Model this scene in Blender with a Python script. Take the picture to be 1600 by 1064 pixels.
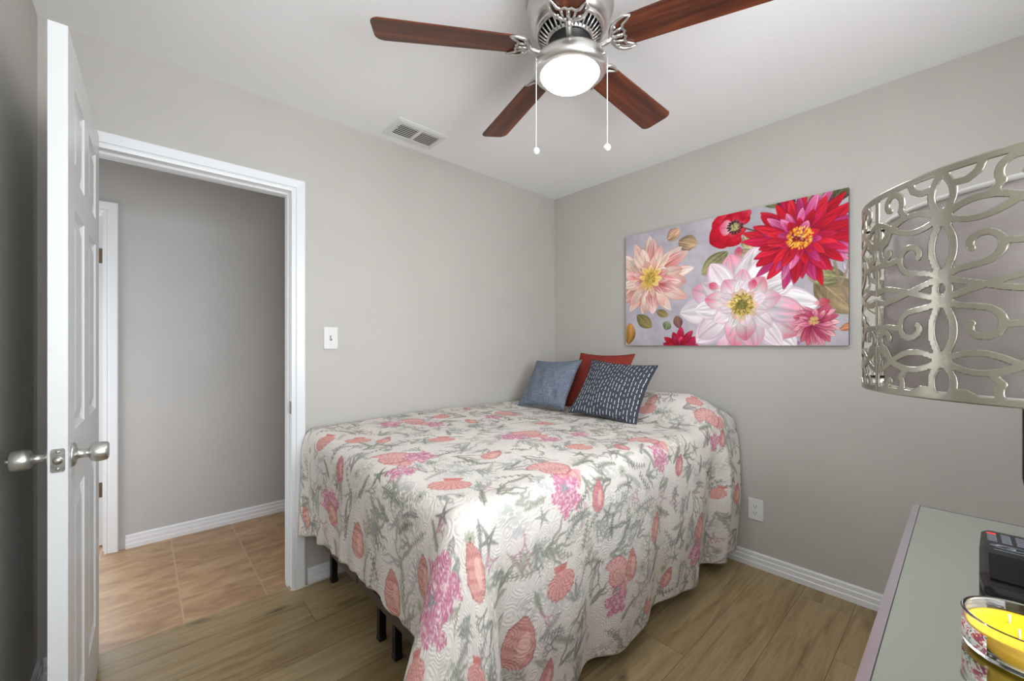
import bpy, math, random
import numpy as np
from mathutils import Vector

for _o in list(bpy.data.objects):
    bpy.data.objects.remove(_o)
SC = bpy.context.scene
COL = SC.collection
R = math.radians

# ------------------------------------------------------------------ camera
CAM = np.array([-2.545, -2.284, 1.233])
YAW = 47.848
cd = bpy.data.cameras.new('camera')
cam = bpy.data.objects.new('camera', cd)
COL.objects.link(cam)
cam.location = CAM
cam.rotation_euler = (R(90), 0, R(YAW - 90))
cd.sensor_width = 36.0
cd.lens = 641.6 / 1600 * 36.0
cd.shift_y = 7.6 / 1600
cd.clip_start = 0.02
SC.camera = cam

# ------------------------------------------------------------------ world, daylight, exposure
SC.view_settings.view_transform = 'Standard'
SC.view_settings.look = 'None'
SC.view_settings.exposure = 0.11
SC.view_settings.gamma = 1.0
w = bpy.data.worlds.new('sky')
SC.world = w
w.use_nodes = True
wn = w.node_tree
bg = wn.nodes['Background']
sky = wn.nodes.new('ShaderNodeTexSky')
sky.sky_type = 'NISHITA'
sky.sun_disc = False
sky.sun_elevation = R(45)
sky.sun_rotation = R(20)
wn.links.new(sky.outputs[0], bg.inputs['Color'])
bg.inputs['Strength'].default_value = 0.12


def area(name, loc, rot, sx, sy, power, color):
    ld = bpy.data.lights.new(name, 'AREA')
    ld.shape = 'RECTANGLE'
    ld.size = sx
    ld.size_y = sy
    ld.energy = power
    ld.color = color
    o = bpy.data.objects.new(name, ld)
    o.location = loc
    o.rotation_euler = rot
    COL.objects.link(o)
    return o


# daylight coming through the bedroom window behind the camera and through the window of the room across the hall
area('window_daylight', (-1.95, -3.12, 1.47), (R(104), 0, 0), 1.6, 1.15, 68, (0.91, 0.955, 1.0))
area('far_room_daylight', (-3.35, 2.72, 1.5), (R(-90), 0, 0), 0.9, 1.1, 26, (0.88, 0.93, 1.0))
area('hall_fill_light', (-3.72, 0.63, 0.95), (R(80), 0, R(-90)), 0.7, 1.1, 13, (0.93, 0.96, 1.0))  # added light at the unseen hall end, brightens hall wall and tiles
FAN_LIGHT = 70.0


# ------------------------------------------------------------------ material helpers
def lin(c):
    c = np.asarray(c, float)
    if c.max() > 1.0:
        c = c / 255.0
    return np.where(c <= 0.04045, c / 12.92, ((c + 0.055) / 1.055) ** 2.4)


def L4(c):
    return (*[float(x) for x in lin(c)], 1.0)


class NT:
    def __init__(self, m):
        self.t = m.node_tree

    def n(self, kind, **kw):
        nd = self.t.nodes.new(kind)
        for k, v in kw.items():
            if k == 'inp':
                for kk, vv in v.items():
                    if isinstance(vv, bpy.types.NodeSocket):
                        self.t.links.new(vv, nd.inputs[kk])
                    else:
                        nd.inputs[kk].default_value = vv
            else:
                setattr(nd, k, v)
        return nd

    def math(self, op, a, b=None, c=None, clamp=False):
        d = {0: a}
        if b is not None:
            d[1] = b
        if c is not None:
            d[2] = c
        return self.n('ShaderNodeMath', operation=op, use_clamp=clamp, inp=d).outputs[0]

    def mix(self, f, a, b, blend='MIX'):
        nd = self.n('ShaderNodeMix', data_type='RGBA', blend_type=blend)
        for i, v in ((0, f), (6, a), (7, b)):
            if isinstance(v, bpy.types.NodeSocket):
                self.t.links.new(v, nd.inputs[i])
            else:
                nd.inputs[i].default_value = v
        return nd.outputs[2]

    def ramp(self, f, stops):
        nd = self.n('ShaderNodeValToRGB', inp={0: f})
        e = nd.color_ramp.elements
        while len(e) < len(stops):
            e.new(0.5)
        for el, (p, c) in zip(e, stops):
            el.position = p
            el.color = c
        return nd.outputs[0]


def mat(name, col, rough=0.5, metal=0.0, bump=None, spec=None, coat=0.0, trans=0.0, emit=None, vary=0.0, vscale=6.0):
    m = bpy.data.materials.new(name)
    m.use_nodes = True
    b = m.node_tree.nodes['Principled BSDF']
    T = NT(m)
    b.inputs['Base Color'].default_value = L4(col)
    b.inputs['Roughness'].default_value = rough
    b.inputs['Metallic'].default_value = metal
    if spec is not None:
        b.inputs['Specular IOR Level'].default_value = spec
    if coat:
        b.inputs['Coat Weight'].default_value = coat
        b.inputs['Coat Roughness'].default_value = 0.1
    if trans:
        b.inputs['Transmission Weight'].default_value = trans
    if emit:
        b.inputs['Emission Color'].default_value = L4(emit[0])
        b.inputs['Emission Strength'].default_value = emit[1]
    tc = T.n('ShaderNodeTexCoord').outputs['Object']
    if vary:
        nz = T.n('ShaderNodeTexNoise', inp={'Vector': tc, 'Scale': vscale, 'Detail': 5.0}).outputs[0]
        c = np.asarray(col, float) / 255.0
        lo = L4(np.clip(c * (1 - vary), 0, 1))
        hi = L4(np.clip(c * (1 + vary), 0, 1))
        m.node_tree.links.new(T.ramp(nz, [(0.3, lo), (0.7, hi)]), b.inputs['Base Color'])
    if bump:
        sc, st = bump
        nz = T.n('ShaderNodeTexNoise', inp={'Vector': tc, 'Scale': sc, 'Detail': 4.0}).outputs[0]
        bp = T.n('ShaderNodeBump', inp={'Height': nz, 'Strength': st, 'Distance': 0.004})
        m.node_tree.links.new(bp.outputs[0], b.inputs['Normal'])
    return m


M = {}
M['wall'] = mat('wall_paint', (191, 187, 180), 0.55, bump=(70, 0.12), vary=0.012, vscale=3)
M['hall_wall'] = mat('hall_wall_paint', (192, 189, 186), 0.6, bump=(70, 0.12), vary=0.012, vscale=3)
M['ceiling'] = mat('ceiling_paint', (247, 247, 247), 0.8, bump=(45, 0.25))
M['trim'] = mat('white_trim_paint', (232, 233, 234), 0.3, bump=(25, 0.06))
M['door'] = mat('white_door_paint', (220, 221, 220), 0.35, bump=(90, 0.05))
M['plastic'] = mat('white_plastic', (226, 226, 222), 0.35)
M['dark'] = mat('dark_slot', (22, 22, 22), 0.6)
M['nickel'] = mat('brushed_nickel', (212, 210, 206), 0.34, 1.0, bump=(220, 0.08))
M['steel_plate'] = mat('worn_steel', (150, 148, 142), 0.35, 1.0, vary=0.15, vscale=60)
M['bronze'] = mat('aged_bronze', (112, 96, 74), 0.45, 0.7, vary=0.1, vscale=60)
M['black_metal'] = mat('black_powder_coat', (20, 19, 18), 0.4, 0.2)
M['brown_metal'] = mat('dark_brown_rail', (66, 60, 56), 0.4, 0.4)
M['mattress'] = mat('mattress_ticking', (216, 220, 232), 0.8, bump=(60, 0.3))
M['globe'] = mat('lit_opal_glass', (255, 253, 250), 0.3, emit=((242, 248, 255), FAN_LIGHT))
M['ball'] = mat('frosted_white_ball', (236, 236, 234), 0.3)
M['mirror'] = mat('mirrored_glass_top', (205, 212, 204), 0.06, 1.0)
M['mirror_edge'] = mat('bevelled_mirror_edge', (206, 198, 210), 0.22, 1.0)  # lavender tint paints in the reflection a bevel would pick up
M['silver_wood'] = mat('silver_painted_wood', (150, 148, 146), 0.35, 0.6)
M['shade_metal'] = mat('brushed_silver_sheet', (176, 172, 158), 0.30, 1.0, bump=(160, 0.05))
M['black_gloss'] = mat('gloss_black_plastic', (8, 8, 9), 0.08, 0.0, coat=0.5)
M['black_matte'] = mat('matte_black_plastic', (24, 24, 25), 0.45)
M['button'] = mat('dark_grey_rubber', (70, 72, 76), 0.5)
M['remote'] = mat('black_remote_plastic', (12, 12, 13), 0.35, spec=0.25)
M['red_button'] = mat('red_rubber', (190, 40, 36), 0.5)
M['wax'] = mat('yellow_wax', (255, 196, 16), 0.35, vary=0.03)
M['wick'] = mat('wick_cotton', (230, 220, 200), 0.8)
M['screen'] = mat('black_screen', (6, 6, 7), 0.12)
M['caulk'] = mat('pale_caulk', (214, 206, 190), 0.6)


# ---- translucent fabric of the lamp's inner shade
def liner_mat():
    m = bpy.data.materials.new('grey_linen_liner')
    m.use_nodes = True
    T = NT(m)
    nt = m.node_tree
    b = nt.nodes['Principled BSDF']
    tc = T.n('ShaderNodeTexCoord').outputs['Object']
    nz = T.n('ShaderNodeTexNoise', inp={'Vector': tc, 'Scale': 30.0, 'Detail': 3.0}).outputs[0]
    c = T.ramp(nz, [(0.3, L4((196, 187, 187))), (0.7, L4((210, 202, 201)))])
    nt.links.new(c, b.inputs['Base Color'])
    b.inputs['Roughness'].default_value = 0.8
    tr = T.n('ShaderNodeBsdfTranslucent')
    nt.links.new(c, tr.inputs[0])
    mx = T.n('ShaderNodeMixShader', inp={0: 0.25})
    nt.links.new(b.outputs[0], mx.inputs[1])
    nt.links.new(tr.outputs[0], mx.inputs[2])
    nt.links.new(mx.outputs[0], nt.nodes['Material Output'].inputs[0])
    return m


M['liner'] = liner_mat()


def glass_mat():
    m = bpy.data.materials.new('clear_glass')
    m.use_nodes = True
    b = m.node_tree.nodes['Principled BSDF']
    b.inputs['Base Color'].default_value = (1, 1, 1, 1)
    b.inputs['Transmission Weight'].default_value = 1.0
    b.inputs['Roughness'].default_value = 0.02
    b.inputs['IOR'].default_value = 1.45
    return m


M['glass'] = glass_mat()


def wood_floor_mat():
    m = bpy.data.materials.new('oak_vinyl_planks')
    m.use_nodes = True
    T = NT(m)
    nt = m.node_tree
    b = nt.nodes['Principled BSDF']
    pos = T.n('ShaderNodeNewGeometry').outputs['Position']
    sp = T.n('ShaderNodeSeparateXYZ', inp={0: pos})
    X, Y = sp.outputs[0], sp.outputs[1]
    ry = T.math('DIVIDE', T.math('ADD', Y, 0.135 + 20.0), 0.2)
    row = T.math('FLOOR', ry)
    fy = T.math('FRACT', ry)
    off = T.n('ShaderNodeTexWhiteNoise', noise_dimensions='1D', inp={'W': row}).outputs[0]
    rx = T.math('ADD', T.math('DIVIDE', X, 1.22), T.math('MULTIPLY', off, 7.3))
    colm = T.math('FLOOR', rx)
    fx = T.math('FRACT', rx)
    pid = T.math('ADD', T.math('MULTIPLY', row, 17.13), T.math('MULTIPLY', colm, 3.71))
    rnd = T.n('ShaderNodeTexWhiteNoise', noise_dimensions='1D', inp={'W': pid}).outputs[0]
    gv = T.n('ShaderNodeCombineXYZ', inp={0: T.math('ADD', T.math('MULTIPLY', X, 1.3), T.math('MULTIPLY', rnd, 31.0)),
                                          1: T.math('MULTIPLY', Y, 13.0), 2: T.math('MULTIPLY', rnd, 9.0)}).outputs[0]
    g1 = T.n('ShaderNodeTexNoise', inp={'Vector': gv, 'Scale': 1.6, 'Detail': 7.0, 'Roughness': 0.62, 'Distortion': 0.6}).outputs[0]
    gv2 = T.n('ShaderNodeCombineXYZ', inp={0: T.math('MULTIPLY', X, 4.0), 1: T.math('MULTIPLY', Y, 120.0), 2: rnd}).outputs[0]
    g2 = T.n('ShaderNodeTexNoise', inp={'Vector': gv2, 'Scale': 1.5, 'Detail': 4.0}).outputs[0]
    base = T.ramp(rnd, [(0.0, L4((110, 86, 52))), (0.3, L4((172, 148, 106))), (0.6, L4((144, 119, 78))), (1.0, L4((186, 166, 128)))])
    grain = T.ramp(g1, [(0.30, L4((86, 66, 38))), (0.44, L4((156, 131, 90))), (0.56, L4((180, 158, 118))), (0.68, L4((152, 136, 108)))])
    c = T.mix(0.58, base, grain)
    c = T.mix(T.math('MULTIPLY', T.math('SUBTRACT', g2, 0.35, clamp=True), 0.7), c, L4((100, 82, 56)))
    # knots
    kv = T.n('ShaderNodeCombineXYZ', inp={0: T.math('MULTIPLY', X, 1.5), 1: T.math('MULTIPLY', Y, 4.0), 2: 0.0}).outputs[0]
    kw = T.n('ShaderNodeTexNoise', inp={'Vector': pos, 'Scale': 14.0, 'Detail': 3.0})
    kv = T.n('ShaderNodeVectorMath', operation='ADD', inp={0: kv, 1: T.n('ShaderNodeVectorMath', operation='SCALE', inp={0: kw.outputs['Color'], 'Scale': 0.16}).outputs[0]}).outputs[0]
    vo = T.n('ShaderNodeTexVoronoi', inp={'Vector': kv, 'Scale': 1.7}).outputs['Distance']
    kn = T.math('SUBTRACT', 1.0, T.math('MULTIPLY', vo, 6.0), clamp=True)
    c = T.mix(T.math('MULTIPLY', kn, 0.85), c, L4((62, 46, 30)))
    seam = T.math('MAXIMUM', T.math('LESS_THAN', T.math('MINIMUM', fy, T.math('SUBTRACT', 1.0, fy)), 0.007),
                  T.math('LESS_THAN', T.math('MINIMUM', fx, T.math('SUBTRACT', 1.0, fx)), 0.0012))
    c = T.mix(T.math('MULTIPLY', seam, 0.6), c, L4((58, 46, 32)))
    nt.links.new(c, b.inputs['Base Color'])
    b.inputs['Roughness'].default_value = 0.42
    hgt = T.math('SUBTRACT', T.math('MULTIPLY', g2, 0.3), seam)
    bp = T.n('ShaderNodeBump', inp={'Height': hgt, 'Strength': 0.25, 'Distance': 0.002})
    nt.links.new(bp.outputs[0], b.inputs['Normal'])
    return m


M['planks'] = wood_floor_mat()


def tile_mat():
    m = bpy.data.materials.new('tan_ceramic_tile')
    m.use_nodes = True
    T = NT(m)
    nt = m.node_tree
    b = nt.nodes['Principled BSDF']
    pos = T.n('ShaderNodeNewGeometry').outputs['Position']
    sp = T.n('ShaderNodeSeparateXYZ', inp={0: pos})
    tx = T.math('DIVIDE', T.math('ADD', sp.outputs[0], 2.40 + 32.0), 0.32)
    ty = T.math('DIVIDE', T.math('ADD', sp.outputs[1], -1.075 + 32.0), 0.325)
    fx, fy = T.math('FRACT', tx), T.math('FRACT', ty)
    idv = T.n('ShaderNodeCombineXYZ', inp={0: T.math('FLOOR', tx), 1: T.math('FLOOR', ty), 2: 0.0}).outputs[0]
    rnd = T.n('ShaderNodeTexWhiteNoise', noise_dimensions='3D', inp={'Vector': idv})
    v = T.n('ShaderNodeVectorMath', operation='ADD', inp={0: pos, 1: rnd.outputs[1]}).outputs[0]
    st = T.n('ShaderNodeMapping', inp={'Vector': v, 'Rotation': (0, 0, 0.35), 'Scale': (2.2, 5.5, 1)}).outputs[0]
    n1 = T.n('ShaderNodeTexNoise', inp={'Vector': st, 'Scale': 2.4, 'Detail': 8.0, 'Roughness': 0.62, 'Distortion': 0.8}).outputs[0]
    c = T.ramp(n1, [(0.25, L4((136, 104, 74))), (0.5, L4((178, 142, 104))), (0.75, L4((204, 172, 132)))])
    c = T.mix(T.math('MULTIPLY', rnd.outputs[0], 0.25), c, L4((170, 130, 100)))
    ex = T.math('MINIMUM', fx, T.math('SUBTRACT', 1.0, fx))
    ey = T.math('MINIMUM', fy, T.math('SUBTRACT', 1.0, fy))
    gr = T.math('LESS_THAN', T.math('MINIMUM', ex, ey), 0.010)
    c = T.mix(gr, c, L4((190, 160, 128)))
    nt.links.new(c, b.inputs['Base Color'])
    b.inputs['Roughness'].default_value = 0.4
    bp = T.n('ShaderNodeBump', inp={'Height': T.math('SUBTRACT', T.math('MULTIPLY', n1, 0.4), gr), 'Strength': 0.3, 'Distance': 0.003})
    nt.links.new(bp.outputs[0], b.inputs['Normal'])
    return m


M['tile'] = tile_mat()


def blade_mat():
    m = bpy.data.materials.new('walnut_blade_veneer')
    m.use_nodes = True
    T = NT(m)
    nt = m.node_tree
    b = nt.nodes['Principled BSDF']
    uv = T.n('ShaderNodeUVMap', uv_map='UVMap').outputs[0]
    mp = T.n('ShaderNodeMapping', inp={'Vector': uv, 'Scale': (2.5, 34.0, 1)}).outputs[0]
    n1 = T.n('ShaderNodeTexNoise', inp={'Vector': mp, 'Scale': 1.5, 'Detail': 6.0, 'Roughness': 0.6, 'Distortion': 0.4}).outputs[0]
    mp2 = T.n('ShaderNodeMapping', inp={'Vector': uv, 'Scale': (0.6, 14.0, 1)}).outputs[0]
    n2 = T.n('ShaderNodeTexNoise', inp={'Vector': mp2, 'Scale': 1.2, 'Detail': 2.0}).outputs[0]
    c = T.ramp(n1, [(0.28, L4((44, 19, 11))), (0.5, L4((88, 41, 22))), (0.72, L4((142, 76, 40)))])
    c2 = T.ramp(n2, [(0.35, L4((52, 23, 14))), (0.52, L4((94, 43, 24))), (0.68, L4((158, 82, 42)))])
    c = T.mix(0.5, c, c2)
    nt.links.new(c, b.inputs['Base Color'])
    b.inputs['Roughness'].default_value = 0.32
    return m


M['blade'] = blade_mat()


def attr_mat(name, rough, bump=None):
    m = bpy.data.materials.new(name)
    m.use_nodes = True
    T = NT(m)
    nt = m.node_tree
    b = nt.nodes['Principled BSDF']
    a = T.n('ShaderNodeAttribute', attribute_name='pattern').outputs['Color']
    nt.links.new(a, b.inputs['Base Color'])
    b.inputs['Roughness'].default_value = rough
    b.inputs['Specular IOR Level'].default_value = 0.2
    if bump == 'quilt':
        uv = T.n('ShaderNodeUVMap', uv_map='UVMap').outputs[0]
        # scalloped stitching: rings inside voronoi cells
        vo = T.n('ShaderNodeTexVoronoi', inp={'Vector': uv, 'Scale': 17.0, 'Randomness': 0.75})
        wv = T.n('ShaderNodeTexNoise', inp={'Vector': uv, 'Scale': 22.0, 'Detail': 2.0}).outputs[0]
        rg = T.math('SINE', T.math('ADD', T.math('MULTIPLY', vo.outputs['Distance'], 44.0), T.math('MULTIPLY', wv, 14.0)))
        nz = T.n('ShaderNodeTexNoise', inp={'Vector': uv, 'Scale': 160.0, 'Detail': 3.0}).outputs[0]
        h = T.math('ADD', T.math('MULTIPLY', rg, 0.5), nz)
        bp = T.n('ShaderNodeBump', inp={'Height': h, 'Strength': 0.4, 'Distance': 0.0035})
        nt.links.new(bp.outputs[0], b.inputs['Normal'])
    elif bump:
        tc = T.n('ShaderNodeTexCoord').outputs['Object']
        nz = T.n('ShaderNodeTexNoise', inp={'Vector': tc, 'Scale': bump, 'Detail': 2.0}).outputs[0]
        bp = T.n('ShaderNodeBump', inp={'Height': nz, 'Strength': 0.15, 'Distance': 0.002})
        nt.links.new(bp.outputs[0], b.inputs['Normal'])
    return m


M['quilt'] = attr_mat('printed_quilt', 0.85, 'quilt')
M['canvas'] = attr_mat('printed_canvas', 0.5, 500)
M['binding'] = mat('quilt_binding', (206, 184, 168), 0.85)


def pillow_mat(name, kind):
    m = bpy.data.materials.new(name)
    m.use_nodes = True
    T = NT(m)
    nt = m.node_tree
    b = nt.nodes['Principled BSDF']
    uv = T.n('ShaderNodeUVMap', uv_map='UVMap').outputs[0]
    sp = T.n('ShaderNodeSeparateXYZ', inp={0: uv})
    U, V = sp.outputs[0], sp.outputs[1]
    fine = T.n('ShaderNodeTexNoise', inp={'Vector': uv, 'Scale': 260.0, 'Detail': 2.0}).outputs[0]
    if kind == 'striped':
        q = T.math('MULTIPLY', U, 21.0)
        wob = T.n('ShaderNodeTexNoise', inp={'Vector': uv, 'Scale': 5.0}).outputs[0]
        q = T.math('ADD', q, T.math('MULTIPLY', wob, 0.5))
        f = T.math('FRACT', q)
        iid = T.math('FLOOR', q)
        line = T.math('LESS_THAN', T.math('ABSOLUTE', T.math('SUBTRACT', f, 0.5)), 0.075)
        r1 = T.n('ShaderNodeTexWhiteNoise', noise_dimensions='1D', inp={'W': iid}).outputs[0]
        vv = T.math('ADD', T.math('MULTIPLY', V, 12.0), T.math('MULTIPLY', r1, 9.0))
        seg = T.n('ShaderNodeTexWhiteNoise', noise_dimensions='2D', inp={'Vector': T.n('ShaderNodeCombineXYZ', inp={0: iid, 1: T.math('FLOOR', vv), 2: 0.0}).outputs[0]}).outputs[0]
        gap = T.math('GREATER_THAN', T.math('FRACT', vv), T.math('ADD', 0.12, T.math('MULTIPLY', seg, 0.55)))
        dash = T.math('MULTIPLY', line, gap)
        base = T.ramp(fine, [(0.3, L4((58, 62, 72))), (0.7, L4((76, 80, 90)))])
        c = T.mix(dash, base, L4((226, 226, 226)))
    elif kind == 'woven':
        t1 = T.n('ShaderNodeTexNoise', inp={'Vector': T.n('ShaderNodeMapping', inp={'Vector': uv, 'Scale': (70, 5, 1)}).outputs[0], 'Scale': 1.5, 'Detail': 4.0}).outputs[0]
        t2 = T.n('ShaderNodeTexNoise', inp={'Vector': T.n('ShaderNodeMapping', inp={'Vector': uv, 'Scale': (5, 70, 1)}).outputs[0], 'Scale': 1.5, 'Detail': 4.0}).outputs[0]
        s = T.math('MULTIPLY', T.math('ADD', t1, t2), 0.5)
        c = T.ramp(s, [(0.36, L4((88, 98, 114))), (0.5, L4((112, 121, 136))), (0.64, L4((142, 150, 162)))])
    else:
        c = T.ramp(fine, [(0.3, L4((128, 48, 38))), (0.7, L4((148, 60, 48)))])
    nt.links.new(c, b.inputs['Base Color'])
    b.inputs['Roughness'].default_value = 0.85
    b.inputs['Specular IOR Level'].default_value = 0.2
    bp = T.n('ShaderNodeBump', inp={'Height': fine, 'Strength': 0.3, 'Distance': 0.002})
    nt.links.new(bp.outputs[0], b.inputs['Normal'])
    return m


M['p_dark'] = pillow_mat('charcoal_dashed_cloth', 'striped')
M['p_blue'] = pillow_mat('slate_woven_cloth', 'woven')
M['p_red'] = pillow_mat('rust_red_cloth', 'plain')


def label_mat():
    m = bpy.data.materials.new('printed_paper_label')
    m.use_nodes = True
    T = NT(m)
    nt = m.node_tree
    b = nt.nodes['Principled BSDF']
    uv = T.n('ShaderNodeTexCoord').outputs['Object']
    mp = T.n('ShaderNodeMapping', inp={'Vector': uv, 'Rotation': (0.5, 0.6, 0.3), 'Scale': (55, 55, 70)}).outputs[0]
    n1 = T.n('ShaderNodeTexNoise', inp={'Vector': mp, 'Scale': 1.6, 'Detail': 2.0, 'Distortion': 1.5}).outputs[0]
    c = T.ramp(n1, [(0.30, L4((70, 110, 70))), (0.40, L4((235, 232, 224))), (0.52, L4((236, 234, 228))), (0.57, L4((200, 62, 44))), (0.66, L4((150, 70, 110)))])
    nt.links.new(c, b.inputs['Base Color'])
    b.inputs['Roughness'].default_value = 0.4
    return m


M['label'] = label_mat()


# ------------------------------------------------------------------ mesh helpers
class MB:
    """collects world-space geometry of ONE mesh object"""

    def __init__(self):
        self.v, self.f, self.sm, self.uv = [], [], [], None

    def add(self, vs, fs, smooth=False):
        o = len(self.v)
        self.v += [tuple(float(c) for c in p) for p in vs]
        self.f += [tuple(i + o for i in f) for f in fs]
        self.sm += [smooth] * len(fs)
        return self

    def box(self, x0, x1, y0, y1, z0, z1, c=0.0):
        if c <= 0:
            vs = [(x, y, z) for z in (z0, z1) for y in (y0, y1) for x in (x0, x1)]
            return self.add(vs, [(0, 2, 3, 1), (4, 5, 7, 6), (0, 1, 5, 4), (2, 6, 7, 3), (0, 4, 6, 2), (1, 3, 7, 5)])
        # chamfered box
        c = min(c, (x1 - x0) / 2.01, (y1 - y0) / 2.01, (z1 - z0) / 2.01)
        rings = []
        for z, k in ((z0, c), (z0 + c, 0), (z1 - c, 0), (z1, c)):
            a, b, d, e = x0 + k, x1 - k, y0 + k, y1 - k
            q = c if k == 0 else c * 0.6
            rings.append([(a + q, d, z), (b - q, d, z), (b, d + q, z), (b, e - q, z), (b - q, e, z), (a + q, e, z), (a, e - q, z), (a, d + q, z)])
        return self.loft(rings, cap=True)

    def loft(self, rings, cap=False, closed=True, smooth=False, loop=False):
        n = len(rings[0])
        vs = [p for r in rings for p in r]
        fs = []
        m = len(rings)
        for i in range(m if loop else m - 1):
            j = (i + 1) % m
            for k in range(n if closed else n - 1):
                l = (k + 1) % n
                fs.append((i * n + k, i * n + l, j * n + l, j * n + k))
        if cap:
            fs.append(tuple(range(n))[::-1])
            fs.append(tuple((m - 1) * n + k for k in range(n)))
        return self.add(vs, fs, smooth)

    def lathe(self, cx, cy, prof, n=48, cap=False, smooth=True):
        rings = []
        for r, z in prof:
            rings.append([(cx + r * math.cos(2 * math.pi * k / n), cy + r * math.sin(2 * math.pi * k / n), z) for k in range(n)])
        return self.loft(rings, cap=cap, smooth=smooth)

    def tube(self, pts, r, n=10, smooth=True):
        pts = [Vector(p) for p in pts]
        rs = r if isinstance(r, (list, tuple)) else [r] * len(pts)
        rings = []
        up = None
        for i, p in enumerate(pts):
            d = (pts[min(i + 1, len(pts) - 1)] - pts[max(i - 1, 0)]).normalized()
            if up is None:
                up = d.orthogonal().normalized()
            up = (up - d * up.dot(d)).normalized()
            s = d.cross(up)
            rings.append([p + (up * math.cos(2 * math.pi * k / n) + s * math.sin(2 * math.pi * k / n)) * rs[i] for k in range(n)])
        return self.loft(rings, cap=True, smooth=smooth)

    def disc_cyl(self, c, axis, r, h, n=24, smooth=True):
        a = Vector(axis).normalized()
        return self.tube([Vector(c), Vector(c) + a * h], r, n, smooth)


WO = {}


def build(name, mb, m, parent=None, kind=None, origin=None, recalc=True):
    vs = np.array(mb.v, float)
    if parent is not None:
        org = WO[parent.name]
    elif origin is not None:
        org = np.array(origin, float)
    else:
        lo, hi = vs.min(0), vs.max(0)
        org = np.array([(lo[0] + hi[0]) / 2, (lo[1] + hi[1]) / 2, lo[2]])
    me = bpy.data.meshes.new(name)
    me.from_pydata((vs - org).tolist(), [], mb.f)
    me.polygons.foreach_set('use_smooth', mb.sm)
    if recalc:
        import bmesh
        bm = bmesh.new()
        bm.from_mesh(me)
        bmesh.ops.recalc_face_normals(bm, faces=bm.faces)
        bm.to_mesh(me)
        bm.free()
    if mb.uv is not None:
        uvl = me.uv_layers.new(name='UVMap')
        idx = np.zeros(len(me.loops), dtype=np.int32)
        me.loops.foreach_get('vertex_index', idx)
        uvl.data.foreach_set('uv', np.asarray(mb.uv, float)[idx].ravel())
    me.materials.append(m)
    o = bpy.data.objects.new(name, me)
    COL.objects.link(o)
    if parent is not None:
        o.parent = parent
    else:
        o.location = org
    WO[o.name] = org
    if kind:
        o['kind'] = kind
    return o


def empty(name, loc, label, cat, group=None):
    o = bpy.data.objects.new(name, None)
    COL.objects.link(o)
    o.empty_display_size = 0.05
    o.location = loc
    WO[o.name] = np.array(loc, float)
    return tag(o, label, cat, group)


def tag(o, label=None, cat=None, group=None):
    if label:
        o['label'] = label
    if cat:
        o['category'] = cat
    if group:
        o['group'] = group
    return o


def struct(name, mb, m, label=None, cat=None):
    o = build(name, mb, m, kind='structure')
    return tag(o, label, cat)


def auto(o, w=0.002, seg=2):
    b = o.modifiers.new('bevel', 'BEVEL')
    b.width = w
    b.segments = seg
    b.limit_method = 'ANGLE'
    return o


# ------------------------------------------------------------------ room shell
H = 2.44
XL, YF = -2.825, -2.95          # left wall, window wall
HY = 1.137                      # hall wall
WT = 0.115

struct('floor', MB().box(XL - 0.1, 0.1, YF - 0.1, 0.04, -0.05, 0.0), M['planks'], 'oak-look vinyl plank floor of the bedroom', 'floor')
struct('floor_hall', MB().box(-4.0, 1.2, 0.04, 3.0, -0.05, 0.0), M['tile'], 'tan ceramic tile floor of the hallway', 'floor')
struct('ceiling', MB().box(XL - 0.1, 0.1, YF - 0.1, WT, H, H + 0.05), M['ceiling'], 'white ceiling of the bedroom', 'ceiling')
struct('ceiling_hall', MB().box(-4.0, 1.2, WT, 3.0, H, H + 0.05), M['ceiling'], 'white ceiling of the hallway', 'ceiling')
struct('wall_right', MB().box(0, 0.1, YF - 0.1, WT, 0, H), M['wall'], 'greige wall behind the head of the bed', 'wall')
struct('wall_left', MB().box(XL - 0.1, XL, YF - 0.1, 0, 0, H), M['wall'], 'greige wall behind the open door', 'wall')
DX0, DX1, DZ = -2.705, -1.962, 2.028   # rough opening of door 1
wb = MB()
wb.box(XL - 0.1, DX0, 0, WT, 0, H)
wb.box(DX1, 0, 0, WT, 0, H)
wb.box(DX0, DX1, 0, WT, DZ, H)
struct('wall_back', wb, M['wall'], 'greige wall with the doorway to the hall', 'wall')
# window wall behind the camera
WX0, WX1, WZ0, WZ1 = -2.76, -1.14, 0.92, 2.02
wf = MB()
wf.box(XL - 0.1, WX0, YF - 0.12, YF, 0, H)
wf.box(WX1, 0.1, YF - 0.12, YF, 0, H)
wf.box(WX0, WX1, YF - 0.12, YF, 0, WZ0)
wf.box(WX0, WX1, YF - 0.12, YF, WZ1, H)
struct('wall_front', wf, M['wall'], 'greige wall with the bedroom window', 'wall')
wi = MB()
t = 0.05
wi.box(WX0, WX0 + t, YF - 0.09, YF - 0.03, WZ0, WZ1)
wi.box(WX1 - t, WX1, YF - 0.09, YF - 0.03, WZ0, WZ1)
wi.box(WX0 + t, WX1 - t, YF - 0.09, YF - 0.03, WZ0, WZ0 + t)
wi.box(WX0 + t, WX1 - t, YF - 0.09, YF - 0.03, WZ1 - t, WZ1)
wi.box(WX0 + t, WX1 - t, YF - 0.085, YF - 0.035, 1.45, 1.49)
wo = struct('window_1', wi, M['trim'], 'white framed bedroom window', 'window')
build('window_sill', MB().box(WX0 - 0.04, WX1 + 0.04, YF - 0.03, YF + 0.05, WZ0 - 0.03, WZ0), M['trim'], wo)

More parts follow.
